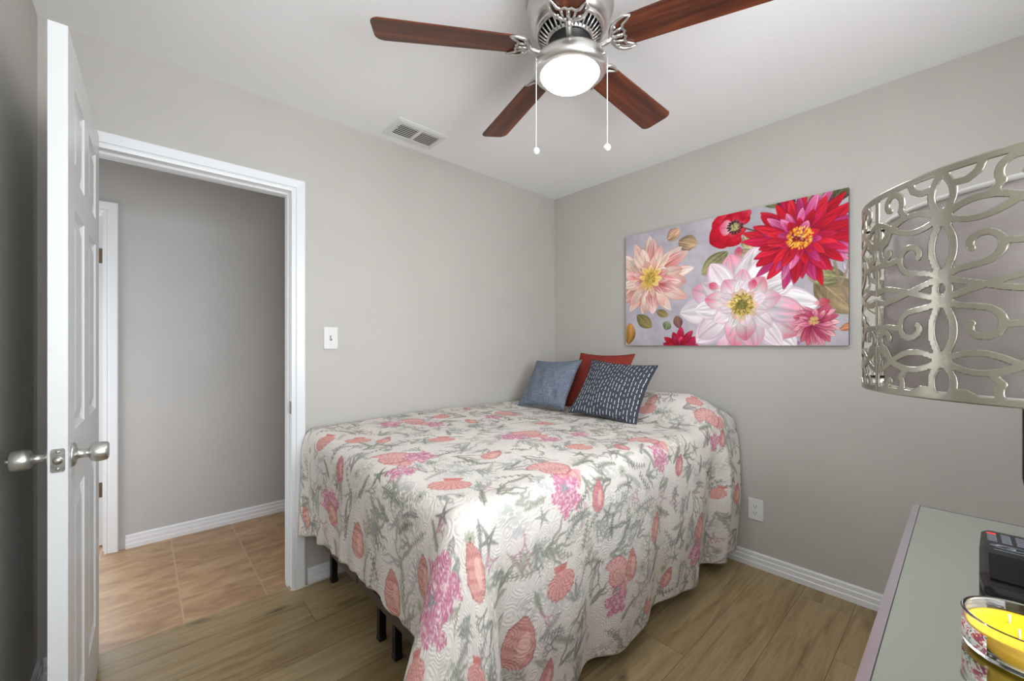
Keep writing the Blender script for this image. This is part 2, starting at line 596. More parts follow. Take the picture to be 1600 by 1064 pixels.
# hallway wall with its own doorway, and the room beyond it
HX1, HX0 = -2.686, -3.42
wh = MB()
wh.box(HX1, 1.2, HY, HY + 0.12, 0, H)
wh.box(-4.0, HX0, HY, HY + 0.12, 0, H)
wh.box(HX0, HX1, HY, HY + 0.12, 2.04, H)
struct('wall_hall', wh, M['hall_wall'], 'grey hallway wall seen through the doorway', 'wall')
struct('wall_hall_right', MB().box(1.1, 1.2, WT, HY, 0, H), M['hall_wall'])
hl = MB()
hl.box(-4.0, -3.9, WT, HY, 0, 0.5)
hl.box(-4.0, -3.9, WT, HY, 2.2, H)
struct('wall_hall_left', hl, M['hall_wall'])
hp = MB()
hp.box(-4.0, XL - 0.1, 0.0, WT, 0, H)
hp.box(0.0, 1.2, 0.0, WT, 0, H)
struct('wall_hall_front', hp, M['hall_wall'])
wr = MB()
wr.box(-4.0, -3.9, HY + 0.12, 2.8, 0, H)
wr.box(-1.6, -1.5, HY + 0.12, 2.8, 0, H)
wr.box(-4.0, -3.8, 2.8, 2.9, 0, H)
wr.box(-2.9, -1.5, 2.8, 2.9, 0, H)
wr.box(-3.8, -2.9, 2.8, 2.9, 0, 0.9)
wr.box(-3.8, -2.9, 2.8, 2.9, 2.1, H)
struct('wall_far_room', wr, M['hall_wall'])


# baseboards with a stepped colonial profile
def base_profile(h=0.081):
    return [(0, 0), (0.016, 0), (0.016, 0.026), (0.013, 0.030), (0.013, 0.052), (0.010, 0.056), (0.010, 0.074), (0.006, h), (0, h)]


def baseboard(name, p0, p1, nrm, label):
    mb = MB()
    pr = base_profile()
    for a in (0,):
        rings = []
        for p in (p0, p1):
            rings.append([(p[0] + nrm[0] * d, p[1] + nrm[1] * d, z) for d, z in pr])
        mb.loft(rings, cap=True)
    return struct(name, mb, M['trim'], label, 'baseboard')


baseboard('baseboard_right', (0, YF), (0, 0), (-1, 0), 'white stepped baseboard along the wall behind the bed')
baseboard('baseboard_left', (XL, YF), (XL, -0.0), (1, 0), 'white stepped baseboard behind the open door')
bb = baseboard('baseboard_back', (-1.905, 0), (-0.016, 0), (0, -1), 'white stepped baseboard beside the doorway, under the bed')
baseboard('baseboard_back_corner', (XL + 0.016, 0), (-2.765, 0), (0, -1), 'short white baseboard in the corner behind the door')
baseboard('baseboard_hall', (-2.612, HY), (1.1, HY), (0, -1), 'white stepped baseboard along the hallway wall')


# door casing, jamb and stop around an opening in a wall plane y = yw (room side is -y)
def door_trim(name, x0, x1, zt, y0, y1, label, cw=0.058, sides=(-1, 1)):
    """x0,x1,zt: rough opening; jamb lines it, casing covers the wall faces."""
    j = 0.016
    mb = MB()
    mb.box(x0, x0 + j, y0 - 0.002, y1 + 0.002, 0, zt)
    mb.box(x1 - j, x1, y0 - 0.002, y1 + 0.002, 0, zt)
    mb.box(x0 + j, x1 - j, y0 - 0.002, y1 + 0.002, zt - j, zt)
    # stop
    s0, s1, sd = y0 + 0.040, y0 + 0.075, 0.011
    mb.box(x0 + j, x0 + j + sd, s0, s1, 0, zt - j)
    mb.box(x1 - j - sd, x1 - j, s0, s1, 0, zt - j)
    mb.box(x0 + j + sd, x1 - j - sd, s0, s1, zt - j - sd, zt - j)
    # casing profile: (distance from opening edge, thickness)
    prof = [(-0.006, 0), (-0.006, 0.009), (0.006, 0.011), (0.010, 0.008), (0.013, 0.008), (0.016, 0.014), (0.050, 0.018), (0.055, 0.016), (0.055, 0)]
    for side in sides:
        yy = y0 if side < 0 else y1
        rings = []
        for (px, pz, sx, sz) in ((x0 + j, 0, -1, 0), (x0 + j, zt - j, -1, 1), (x1 - j, zt - j, 1, 1), (x1 - j, 0, 1, 0)):
            rings.append([(px + sx * (d + 0.004), yy + side * th, pz + sz * (d + 0.004)) for d, th in prof])
        mb.loft(rings, cap=True)
    return struct(name, mb, M['trim'], label, 'door frame')


tr1 = door_trim('trim_1', DX0, DX1, DZ, 0.0, WT, 'white stepped casing around the bedroom doorway')
tr2 = door_trim('trim_2', HX0, HX1, 2.04, HY, HY + 0.12, 'white casing of the doorway across the hall')
# strike plate and caulk bead on the bedroom frame
sp = MB().box(DX1 - 0.0175, DX1 - 0.0155, 0.004, 0.036, 0.885, 0.948)
sp.box(DX1 - 0.0195, DX1 - 0.0155, -0.003, 0.008, 0.900, 0.932)
tag(build('strike_plate', sp, M['steel_plate'], tr1), 'small steel strike plate on the right jamb')
cb = MB().tube([(-1.985, -0.006, 0.003), (-1.97, -0.022, 0.003), (-1.912, -0.021, 0.003), (-1.90, -0.018, 0.003), (-1.70, -0.019, 0.003)], 0.005, 8)
build('caulk_bead', cb, M['caulk'], tr1)

# ------------------------------------------------------------------ door 1: open six-panel leaf
LEAF_W, LEAF_T, LEAF_Z0, LEAF_Z1 = 0.722, 0.0345, 0.012, 2.031
HINGE = np.array([-2.6625, -0.056])
FREE = np.array([-2.679, -0.778])
du = (FREE - HINGE) / np.linalg.norm(FREE - HINGE)       # hinge -> free edge
dn = np.array([-du[1], du[0]])                           # towards +X (visible face)
if dn[0] < 0:
    dn = -dn


def dpt(u, d, z):
    """u along the leaf from the hinge, d out from the visible face."""
    p = HINGE + du * u + dn * d
    return (p[0], p[1], z)


def six_panel(mb, pt, W, T):
    """both faces of a moulded six-panel leaf; pt(u,d,z)."""
    cols = [(0.108, W / 2 - 0.052), (W / 2 + 0.052, W - 0.108)]
    rows = [(0.215, 0.835), (1.005, 1.600), (1.690, 1.925)]
    us = [0] + [c for cc in cols for c in cc] + [W]
    zs = [LEAF_Z0] + [c for rr in rows for c in rr] + [LEAF_Z1]
    for s in (0, 1):
        def P(u, d, z):
            return pt(u, -d if s == 0 else -T + d, z)
        for i in range(len(us) - 1):
            for k in range(len(zs) - 1):
                u0, u1, z0, z1 = us[i], us[i + 1], zs[k], zs[k + 1]
                if i % 2 == 1 and k % 2 == 1:
                    rings = []
                    for ins, dep in ((0, 0), (0.004, 0.004), (0.012, 0.0085), (0.020, 0.0085), (0.048, 0.002), (0.052, 0.0018)):
                        rings.append([P(u0 + ins, dep, z0 + ins), P(u1 - ins, dep, z0 + ins), P(u1 - ins, dep, z1 - ins), P(u0 + ins, dep, z1 - ins)])
                    o = len(mb.v)
                    mb.loft(rings)
                    n = len(rings) - 1
                    mb.f.append(tuple(o + n * 4 + q for q in range(4)))
                    mb.sm.append(False)
                else:
                    mb.add([P(u0, 0, z0), P(u1, 0, z0), P(u1, 0, z1), P(u0, 0, z1)], [(0, 1, 2, 3)])
    for (ua, ub, za, zb) in ((0, 0, LEAF_Z0, LEAF_Z1), (W, W, LEAF_Z0, LEAF_Z1)):
        mb.add([pt(ua, 0, za), pt(ua, -T, za), pt(ua, -T, zb), pt(ua, 0, zb)], [(0, 1, 2, 3)])
    for z in (LEAF_Z0, LEAF_Z1):
        mb.add([pt(0, 0, z), pt(W, 0, z), pt(W, -T, z), pt(0, -T, z)], [(0, 1, 2, 3)])


lf = MB()
six_panel(lf, dpt, LEAF_W, LEAF_T)
door1 = struct('door_1', lf, M['door'], 'white six-panel door standing open at the left', 'door')


def knob(side):
    """side +1: room-hall face, -1: face towards the left wall"""
    d0 = 0.0 if side > 0 else -LEAF_T
    u, z = LEAF_W - 0.060, 0.948
    c = Vector(dpt(u, d0, z))
    ax = Vector((dn[0], dn[1], 0)) * side
    prof = [(0.0315, 0.0), (0.0315, 0.004), (0.026, 0.008), (0.015, 0.010), (0.0115, 0.013), (0.0115, 0.030), (0.017, 0.033), (0.0235, 0.037),
            (0.0262, 0.046), (0.0255, 0.058), (0.0235, 0.067), (0.020, 0.0695), (0.006, 0.0695)]
    e1 = Vector((0, 0, 1))
    e2 = ax.cross(e1)
    mb = MB()
    n = 32
    rings = [[c + ax * h + (e1 * math.cos(2 * math.pi * k / n) + e2 * math.sin(2 * math.pi * k / n)) * r for k in range(n)] for r, h in prof]
    mb.loft(rings, cap=True, smooth=True)
    if side < 0:
        mb.tube([c + ax * 0.069, c + ax * 0.078], 0.004, 10)
    return build('door_knob', mb, M['nickel'], door1)


knob(1)
knob(-1)
lp = MB()
z0 = 0.948
ring = lambda d, w, h: [dpt(LEAF_W + d, -LEAF_T / 2 + sx * w, z0 + sz * h) for sx, sz in
                        ((-1, -0.86), (-0.8, -1), (0.8, -1), (1, -0.86), (1, 0.86), (0.8, 1), (-0.8, 1), (-1, 0.86))]
lp.loft([ring(0.0, 0.0125, 0.029), ring(0.0015, 0.0125, 0.029)], cap=True)
lpo = tag(build('latch_plate', lp, M['steel_plate'], door1), 'steel latch plate on the door edge')
lb = MB()
cc = Vector(dpt(LEAF_W, -LEAF_T / 2, z0))
ua = Vector((du[0], du[1], 0))
lb.tube([cc, cc + ua * 0.0045], 0.0092, 16)
for dz in (0.021, -0.021):
    lb.tube([cc + Vector((0, 0, dz)), cc + ua * 0.0028 + Vector((0, 0, dz))], 0.0036, 12)
build('latch_bolt', lb, M['nickel'], lpo)
for hz in (0.26, 1.02, 1.78):
    hb = MB().tube([dpt(-0.006, -LEAF_T + 0.004, hz - 0.045), dpt(-0.006, -LEAF_T + 0.004, hz + 0.045)], 0.0055, 10)
    build('hinge', hb, M['nickel'], door1)

# door 2: leaf of the doorway across the hall, swung away into the far room; its hinge edge faces us
d2 = MB()


def dpt2(u, d, z):
    return (-2.699 + d, 1.262 + u, z)


six_panel(d2, dpt2, 0.70, 0.036)
door2 = struct('door_2', d2, M['door'], 'white door across the hall swung into the far room', 'door')
for hz in (1.78, 0.35):
    hb = MB()
    hb.box(-2.733, -2.700, 1.2585, 1.262, hz - 0.045, hz + 0.045, 0.001)
    hb.tube([(-2.696, 1.258, hz - 0.046), (-2.696, 1.258, hz + 0.046)], 0.006, 10)
    build('hinge', hb, M['bronze'], door2)

# ------------------------------------------------------------------ bed frame and mattress
BX0, BX1, BY0, BY1 = -1.922, -0.04, -1.318, -0.035
bf = empty('bed_frame', (-0.95, -0.705, 0), 'black metal folding bed frame under the floral quilt', 'bed frame')


def rail(x0, x1, y0, y1, z0=0.306, z1=0.346, m='brown_metal'):
    return auto(build('rail', MB().box(x0, x1, y0, y1, z0, z1), M[m], bf), 0.003)


ym = -0.700
for ya, yb in ((BY0, ym - 0.004), (ym + 0.004, BY1)):
    rail(BX0, BX0 + 0.028, ya, yb)
    rail(BX1 - 0.028, BX1, ya, yb)
    rail(BX0 + 0.028, BX1 - 0.028, ya, ya + 0.028)
    rail(BX0 + 0.028, BX1 - 0.028, yb - 0.028, yb)
    for k in range(7):
        x = BX0 + 0.25 + k * 0.23
        build('slat', MB().box(x, x + 0.022, ya + 0.028, yb - 0.028, 0.326, 0.342), M['black_metal'], bf)
LEGS_Y = (-0.068, -0.640, -0.781, -1.300)
for x in (-1.795, -0.95, -0.16):
    for y in LEGS_Y:
        lg = MB().box(x - 0.015, x + 0.015, y - 0.015, y + 0.015, 0.012, 0.306)
        lo = auto(build('leg', lg, M['black_metal'], bf), 0.003)
        build('foot_cap', MB().box(x - 0.0165, x + 0.0165, y - 0.0165, y + 0.0165, 0.0, 0.022, 0.003), M['black_matte'], lo)

mt = MB()


def rrect(x0, x1, y0, y1, r, z, n=6):
    out = []
    for cx, cy, a0 in ((x1 - r, y1 - r, 0), (x0 + r, y1 - r, 90), (x0 + r, y0 + r, 180), (x1 - r, y0 + r, 270)):
        for k in range(n + 1):
            a = R(a0 + 90 * k / n)
            out.append((cx + r * math.cos(a), cy + r * math.sin(a), z))
    return out


rings = []
for z, ins in ((0.346, 0.02), (0.350, 0.010), (0.365, 0.003), (0.66, 0.004), (0.71, 0.012), (0.735, 0.04)):
    rings.append(rrect(-1.905 + ins, -0.03 - ins, -1.322 + ins, -0.035 - ins, 0.07, z))
mt.loft(rings, cap=True, smooth=True)
mo = build('mattress', mt, M['mattress'])
tag(mo, 'pale blue-white mattress mostly hidden under the floral quilt on the black frame', 'mattress')
pp = MB()
for z in (0.362, 0.70):
    rr = [Vector(p) for p in rrect(-1.904, -0.031, -1.321, -0.036, 0.07, z)]
    pp.tube(rr + [rr[0]], 0.005, 6)
build('piping', pp, M['mattress'], mo)

# ------------------------------------------------------------------ quilt: a draped cloth with its print in cloth coordinates (a from the head, b from the wall side)
QL, QW, QR, QH = 1.895, 1.365, 0.055, 0.795
QX, QY = -0.022, -0.024


def sstep(x, e0, e1):
    t = np.clip((x - e0) / (e1 - e0), 0, 1)
    return t * t * (3 - 2 * t)


HEM_B = [0, .08, .19, .245, .29, .36, .44, .452, .49, .545, .635, .665, .725, .735, .76, .805, .86, .945, .972, 1.005, 1.06, 1.125, 1.2, 1.26, 1.33]
HEM_Z = [.267, .284, .324, .329, .325, .341, .353, .336, .335, .347, .367, .359, .369, .349, .345, .355, .373, .382, .361, .348, .354, .368, .355, .30, .20]


def foot_hem(b):
    return np.interp(b, HEM_B, HEM_Z) + 0.012


def side_hem(a):
    return 0.074 + 0.012 * np.sin(a * 9.0 + 0.6) + 0.006 * np.sin(a * 21.0)


def quilt_top(aa, bbb):
    # sleeping pillow under the quilt near the head on the camera side, and low swells elsewhere
    sa = 1 - sstep(aa, 0.12, 0.43)
    sa = sa * (0.72 + 0.28 * sstep(aa, 0.0, 0.13))
    sb = sstep(bbb, 0.50, 0.92) * (1 - 0.62 * sstep(bbb, 1.14, 1.40))
    bul = 0.150 * sa * sb
    top = QH + bul + 0.022 * sstep(bbb, 0.5, 0.0) * sstep(aa, 0.1, 0.6) - 0.012 * sstep(aa, 1.3, 1.86)
    return top + 0.004 * np.sin(aa * 7.0 + 1.3 * np.sin(bbb * 5.0)) * np.sin(bbb * 6.5 + 0.7) + 0.0022 * np.sin(aa * 23 + 3 * bbb) * np.sin(bbb * 19 - 2 * aa)


def cloth_pos(a, b, DA, DB):
    """3D position of cloth point (a,b); DA, DB: full hanging lengths at this b / a."""
    da = np.maximum(a - (QL - QR), 0)
    db = np.maximum(b - (QW - QR), 0)
    rho = np.hypot(da, db)
    phi = np.arctan2(db, np.maximum(da, 1e-9))
    phi = np.where(rho > 0, phi, 0)
    corner = sstep(np.minimum(da, db), 0.0, 0.02)
    arc = QR * math.pi / 2
    th = np.clip(rho / QR, 0, math.pi / 2)
    ext = np.maximum(rho - arc, 0)
    h = QR * np.sin(th)
    v = QR * (1 - np.cos(th)) + ext
    aa, bbb = np.minimum(a, QL), np.minimum(b, QW)
    top = quilt_top(aa, bbb)
    vm = np.maximum(v, 0)
    # outward lean: small on the straight sides, a flared cone at the corner
    deg = np.degrees(phi)
    fold_foot = (0.014 + 0.016 * vm * np.sin(b * 22.0 + 0.5) + 0.012 * vm * np.sin(b * 47.0)) * sstep(vm, 0.0, 0.12) + 0.02 * vm
    fold_side = (0.016 + 0.030 * vm * np.sin(a * 13.0 + 0.3) * sstep(vm, 0.05, 0.5) + 0.012 * vm * np.sin(a * 27.0 + 1.0)) * sstep(vm, 0.0, 0.15) - 0.03 * sstep(vm, 0.4, 0.8)
    # deep pleat in the side near the head, below the pillow swell
    ple = np.exp(-((a - 0.21) / 0.035) ** 2) - 0.8 * np.exp(-((a - 0.30) / 0.05) ** 2)
    fold_side = fold_side + 0.035 * ple * sstep(vm, 0.05, 0.3)
    # far end of the side: cloth leans out over the pillow
    fold_side = fold_side + 0.012 * (1 - sstep(a, 0.1, 0.45)) * sstep(vm, 0.0, 0.3)
    cone = 0.34 * vm ** 1.03 * (1 - 0.34 * sstep(deg, 35, 90))
    cone = cone + 0.03 * vm * np.sin(np.radians(deg) * 6.0)
    cw_f = sstep(b, QW - 0.135, QW - 0.045)          # foot side close to the corner
    cw_s = sstep(a, QL - 0.13, QL - 0.05)           # near side close to the corner
    cone_s = 0.30 * vm ** 1.05
    lean_f = fold_foot * (1 - cw_f) + cone * cw_f
    lean_s = fold_side * (1 - cw_s) + cone * cw_s
    # sharp dip just past the corner ridge on the side
    lean_s = lean_s - 0.055 * vm * np.exp(-((a - (QL - 0.165)) / 0.035) ** 2)
    isside = (db > 0) & (da <= 0)
    isfoot = (da > 0) & (db <= 0)
    lean = np.where(isside, lean_s, np.where(isfoot, lean_f, cone))
    lean = np.where(rho > 0, lean, 0)
    hx = np.minimum(a, QL - QR) + np.cos(phi) * (h + lean) * (rho > 0)
    hy = np.minimum(b, QW - QR) + np.sin(phi) * (h + lean) * (rho > 0)
    # slanting fabric is shorter in height
    z = top - v * (1 - 0.03 * corner)
    low = z < 0.010
    spill = np.where(low, 0.010 - z, 0)
    z = np.where(low, 0.010 + 0.004 * np.sin(a * 30) ** 2, z)
    hx = hx + np.cos(phi) * spill * 0.8
    hy = hy + np.sin(phi) * spill * 0.8
    return np.stack([QX - hx, QY - hy, z], -1)


def quilt_grid(step=0.0042):
    na, nb = int(QL / step), int(QW / step)
    ma, mb_ = int(0.55 / step), int(0.80 / step)
    ia = np.concatenate([np.linspace(0, QL, na, endpoint=False), QL + np.linspace(0, 1, ma)])
    ib = np.concatenate([np.linspace(0, QW, nb, endpoint=False), QW + np.linspace(0, 1, mb_)])
    A, B = np.meshgrid(ia, ib, indexing='ij')
    arcx = QR * (math.pi / 2 - 1)
    DA = quilt_top(np.full_like(B, QL), np.minimum(B, QW)) - foot_hem(np.minimum(B, 1.36)) - QR + arcx
    DB = quilt_top(np.minimum(A, QL), np.full_like(A, QW)) - side_hem(np.minimum(A, QL)) - QR + arcx
    A2 = np.where(A > QL, QL + (A - QL) * DA, A)
    B2 = np.where(B > QW, QW + (B - QW) * DB, B)
    return A2, B2, cloth_pos(A2, B2, DA, DB)


# ---- painting tools for printed cloth and canvas (all colours are the print's own colours)
class Raster:
    def __init__(self, U, V, base):
        self.U, self.V = U, V
        self.C = np.ones(U.shape + (3,)) * np.asarray(base, float)
        self.rng = np.random.RandomState(7)

    def win(self, u, v, r):
        # regular-enough grid: find index window
        m = (np.abs(self.U - u) < r) & (np.abs(self.V - v) < r)
        ii = np.where(m.any(1))[0]
        jj = np.where(m.any(0))[0]
        if len(ii) == 0 or len(jj) == 0:
            return None
        return (slice(ii[0], ii[-1] + 1), slice(jj[0], jj[-1] + 1))

    def blend(self, w, al, col):
        al = np.clip(al, 0, 1)[..., None]
        self.C[w] = self.C[w] * (1 - al) + np.asarray(col, float) * al

    def local(self, u, v, ang, r):
        w = self.win(u, v, r)
        if w is None:
            return None, None, None
        x, y = self.U[w] - u, self.V[w] - v
        c, s = math.cos(ang), math.sin(ang)
        return w, x * c + y * s, -x * s + y * c

    def stroke(self, pts, wd, col, al=1.0, soft=0.0015):
        """polyline stroke with per-point width"""
        pts = np.asarray(pts, float)
        cu, cv = pts.mean(0)
        r = np.abs(pts - pts.mean(0)).max() + np.max(wd) + 0.01
        w = self.win(cu, cv, r)
        if w is None:
            return
        x, y = self.U[w], self.V[w]
        best = np.full(x.shape, 1e9)
        wd = np.broadcast_to(wd, (len(pts),))
        for i in range(len(pts) - 1):
            p, q = pts[i], pts[i + 1]
            d = q - p
            l2 = max(d @ d, 1e-12)
            t = np.clip(((x - p[0]) * d[0] + (y - p[1]) * d[1]) / l2, 0, 1)
            dist = np.hypot(x - p[0] - t * d[0], y - p[1] - t * d[1]) - (wd[i] * (1 - t) + wd[i + 1] * t)
            best = np.minimum(best, dist)
        self.blend(w, al * np.clip(0.5 - best / (2 * soft), 0, 1), col)


def px_noise(u, v, f, seed=0):
    """cheap smooth value noise"""
    def h(i, j):
        n = np.sin(i * 127.1 + j * 311.7 + seed * 74.7) * 43758.5453
        return n - np.floor(n)
    x, y = u * f, v * f
    i, j = np.floor(x), np.floor(y)
    fx, fy = x - i, y - j
    fx, fy = fx * fx * (3 - 2 * fx), fy * fy * (3 - 2 * fy)
    return (h(i, j) * (1 - fx) + h(i + 1, j) * fx) * (1 - fy) + (h(i, j + 1) * (1 - fx) + h(i + 1, j + 1) * fx) * fy


def scallop(Rs, u, v, s, ang, col=(222, 168, 160)):
    w, x, y = Rs.local(u, v, ang, s * 1.1)
    if w is None:
        return
    yy = y + 0.55 * s
    r = np.hypot(x * 0.92, yy)
    th = np.arctan2(x, yy)
    edge = s * (1.12 + 0.025 * np.cos(th * 26)) * np.clip(1.0 - 0.25 * np.abs(th) ** 3, 0.3, 1)
    a = ((r < edge) & (np.abs(th) < 1.18)).astype(float)
    Rs.blend(w, a, col)
    rib = 0.5 + 0.5 * np.cos(th * 26)
    Rs.blend(w, a * 0.5 * (rib < 0.35) * (r > 0.2 * s), (192, 122, 116))
    Rs.blend(w, a * 0.35 * (np.abs((r / s * 4.5) % 1 - 0.5) < 0.10), (240, 190, 172))
    Rs.blend(w, a * 0.5 * (np.abs(r - edge) < 0.03 * s + 0.0015), (170, 90, 92))
    Rs.blend(w, ((np.abs(x) < 0.33 * s * np.clip(1.1 - (y + 0.62 * s) / (0.22 * s) * 0.3, 0, 2)) & (np.abs(y + 0.56 * s) < 0.12 * s)) * 0.9, (206, 126, 118))


def nautilus(Rs, u, v, s, ang, col=(224, 174, 168)):
    w, x, y = Rs.local(u, v, ang, s * 1.4)
    if w is None:
        return
    r = np.hypot(x, y) / s
    th = np.arctan2(y, x)
    edge = 0.78 + 0.26 * (th / math.pi)
    flare = ((x > 0) & (x < 1.2 * s) & (y < -0.35 * s + 0.25 * x) & (y > -0.78 * s - 0.12 * x))
    body = ((r < edge) | (flare & (x < 1.15 * s))).astype(float)
    Rs.blend(w, body, col)
    ln = np.sin(th * 15 + r * 7)
    Rs.blend(w, body * (ln > 0.55) * (r > 0.28) * 0.45, (196, 126, 124))
    Rs.blend(w, body * (np.abs(r - edge) < 0.05) * 0.6, (172, 96, 104))
    sp = np.abs((r - (0.10 + 0.055 * ((th + math.pi) / (2 * math.pi)) * 3)) % 0.165) < 0.03
    Rs.blend(w, body * sp * (r < 0.36) * 0.7, (150, 100, 104))
    Rs.blend(w, body * (r < 0.62) * (y > 0.1 * s) * 0.25, (248, 206, 190))


def conch(Rs, u, v, s, ang, col=(214, 160, 152)):
    """pointed spiral shell: tip along +y"""
    w, x, y = Rs.local(u, v, ang, s * 1.3)
    if w is None:
        return
    t = (y + s) / (2 * s)
    wd = s * 0.62 * np.clip(np.sin(np.clip(t, 0, 1) ** 0.72 * math.pi), 0, 1) ** 0.7 * (1 - 0.04 * np.sin(t * 24))
    a = ((np.abs(x) < wd) & (t > 0) & (t < 1)).astype(float)
    Rs.blend(w, a, col)
    Rs.blend(w, a * (np.sin((y + 0.35 * x) / s * 15) > 0.45) * 0.45, (184, 118, 112))
    Rs.blend(w, a * (np.abs(np.abs(x) - wd) < 0.07 * s) * 0.6, (160, 106, 104))
    Rs.blend(w, a * (((x - 0.16 * s) / (0.20 * s)) ** 2 + ((y + 0.12 * s) / (0.50 * s)) ** 2 < 1) * 0.55, (244, 206, 190))
    Rs.blend(w, a * (np.abs((y - 0.9 * x) / s * 6 % 1 - 0.5) < 0.12) * 0.35, (240, 200, 186))
    Rs.blend(w, a * (t > 0.72) * 0.3, (176, 116, 112))


def coral(Rs, u, v, s, ang, asp=1.0, col=(206, 136, 158), al=0.9):
    w, x, y = Rs.local(u, v, ang, s * 1.4 * max(asp, 1))
    if w is None:
        return
    x = x / asp
    r = np.hypot(x, y) / s
    th = np.arctan2(y, x)
    lob = 0.82 + 0.14 * np.sin(th * 5 + u * 40) + 0.08 * np.sin(th * 9 + v * 50)
    n = px_noise(Rs.U[w], Rs.V[w], 150, 3) * 0.6 + px_noise(Rs.U[w], Rs.V[w], 320, 5) * 0.4
    a = (r < lob + 0.25 * (n - 0.5))
    Rs.blend(w, a * al * np.clip(0.55 + (n > 0.42) * 0.45, 0, 1), col)
    Rs.blend(w, a * (n > 0.60) * 0.55, (186, 112, 142))
    Rs.blend(w, a * (n < 0.36) * 0.75, (238, 208, 212))


def sprig(Rs, u, v, ln, ang, rng, col=(134, 142, 134), al=0.85, pairs=9):
    """fern-like stem with paired leaflets"""
    bend = rng.uniform(-0.9, 0.9)
    pts = []
    p = np.array([u, v])
    a = ang
    for k in range(10):
        pts.append(p.copy())
        p = p + ln / 9 * np.array([math.cos(a), math.sin(a)])
        a += bend / 9
    Rs.stroke(pts, np.linspace(0.0026, 0.0010, 10), col, al)
    pts = np.array(pts)
    for k in range(1, pairs + 1):
        q = k / (pairs + 1) * 9
        i = int(q)
        c = pts[i] + (pts[min(i + 1, 9)] - pts[i]) * (q - i)
        d = pts[min(i + 1, 9)] - pts[i - 1 if i else 0]
        aa = math.atan2(d[1], d[0])
        ll = ln * 0.17 * (1 - 0.55 * k / pairs)
        for sg in (-1, 1):
            e = c + ll * np.array([math.cos(aa + sg * 0.85), math.sin(aa + sg * 0.85)])
            Rs.stroke([c, (c + e) / 2, e], [0.0012, 0.0034, 0.0008], col, al)


def seaweed(Rs, u, v, ln, ang, rng, n=5, col=(142, 148, 140), al=0.85):
    """bunch of wavy ribbons fanning out from a root"""
    for k in range(n):
        a = ang + (k - (n - 1) / 2) * 0.30 + rng.uniform(-.08, .08)
        L = ln * rng.uniform(0.65, 1.0)
        pts = []
        p = np.array([u, v])
        ph = rng.uniform(0, 6)
        cv = rng.uniform(-0.7, 0.7)
        for i in range(14):
            pts.append(p.copy())
            aa = a + cv * i / 13 + 0.45 * math.sin(i * 1.15 + ph)
            p = p + L / 13 * np.array([math.cos(aa), math.sin(aa)])
        wd = 0.0042 * np.sin(np.linspace(0.35, math.pi, 14)) + 0.0009
        Rs.stroke(pts, wd, col, al)
        Rs.stroke(pts, wd * 0.35, (190, 192, 180), al * 0.6)


def bubbles(Rs, u, v, ln, ang, rng, col=(128, 134, 132)):
    """beaded kelp: stem with oval pods"""
    pts = [np.array([u, v])]
    a = ang
    for i in range(11):
        a += rng.uniform(-0.28, 0.28)
        pts.append(pts[-1] + ln / 11 * np.array([math.cos(a), math.sin(a)]))
    Rs.stroke(pts, 0.0012, col, 0.8)
    for i, p in enumerate(pts[1:]):
        e = p + 0.013 * np.array([math.cos(a + (1 if i % 2 else -1) * 0.9), math.sin(a + (1 if i % 2 else -1) * 0.9)])
        Rs.stroke([p, (p + e) / 2, e], [0.001, 0.0042, 0.0015], col, 0.85)


def starfish(Rs, u, v, s, ang, col=(136, 142, 140)):
    for k in range(5):
        a = ang + k * 2 * math.pi / 5
        e = np.array([u, v]) + s * np.array([math.cos(a), math.sin(a)])
        Rs.stroke([(u, v), e], [s * 0.2, 0.0012], col, 0.85)
    Rs.stroke([(u, v), (u + 1e-4, v)], [s * 0.09] * 2, (196, 198, 188), 0.8)


def rosette(Rs, u, v, s, rng, col=(140, 150, 136)):
    w, x, y = Rs.local(u, v, rng.uniform(0, 6), s * 1.3)
    if w is None:
        return
    r = np.hypot(x, y) / s
    th = np.arctan2(y, x)
    a = r < 0.85 + 0.15 * np.cos(th * 9)
    Rs.blend(w, a * 0.65, col)
    Rs.blend(w, a * (np.cos(th * 14 + r * 5) > 0.3) * 0.6, (196, 198, 182))
    Rs.blend(w, a * (r < 0.2) * 0.8, (112, 116, 110))


def coral_twigs(Rs, u, v, s, ang, rng, col=(150, 152, 146), depth=4, al=0.8):
    def rec(p, a, l, d, wd):
        q = p + l * np.array([math.cos(a), math.sin(a)])
        Rs.stroke([p, q], [wd, wd * 0.8], col, al)
        if d > 0:
            for sg in (-1, 1):
                rec(q, a + sg * rng.uniform(0.25, 0.65), l * rng.uniform(0.62, 0.85), d - 1, wd * 0.8)
    rec(np.array([u, v]), ang, s * 0.34, depth, 0.0034)


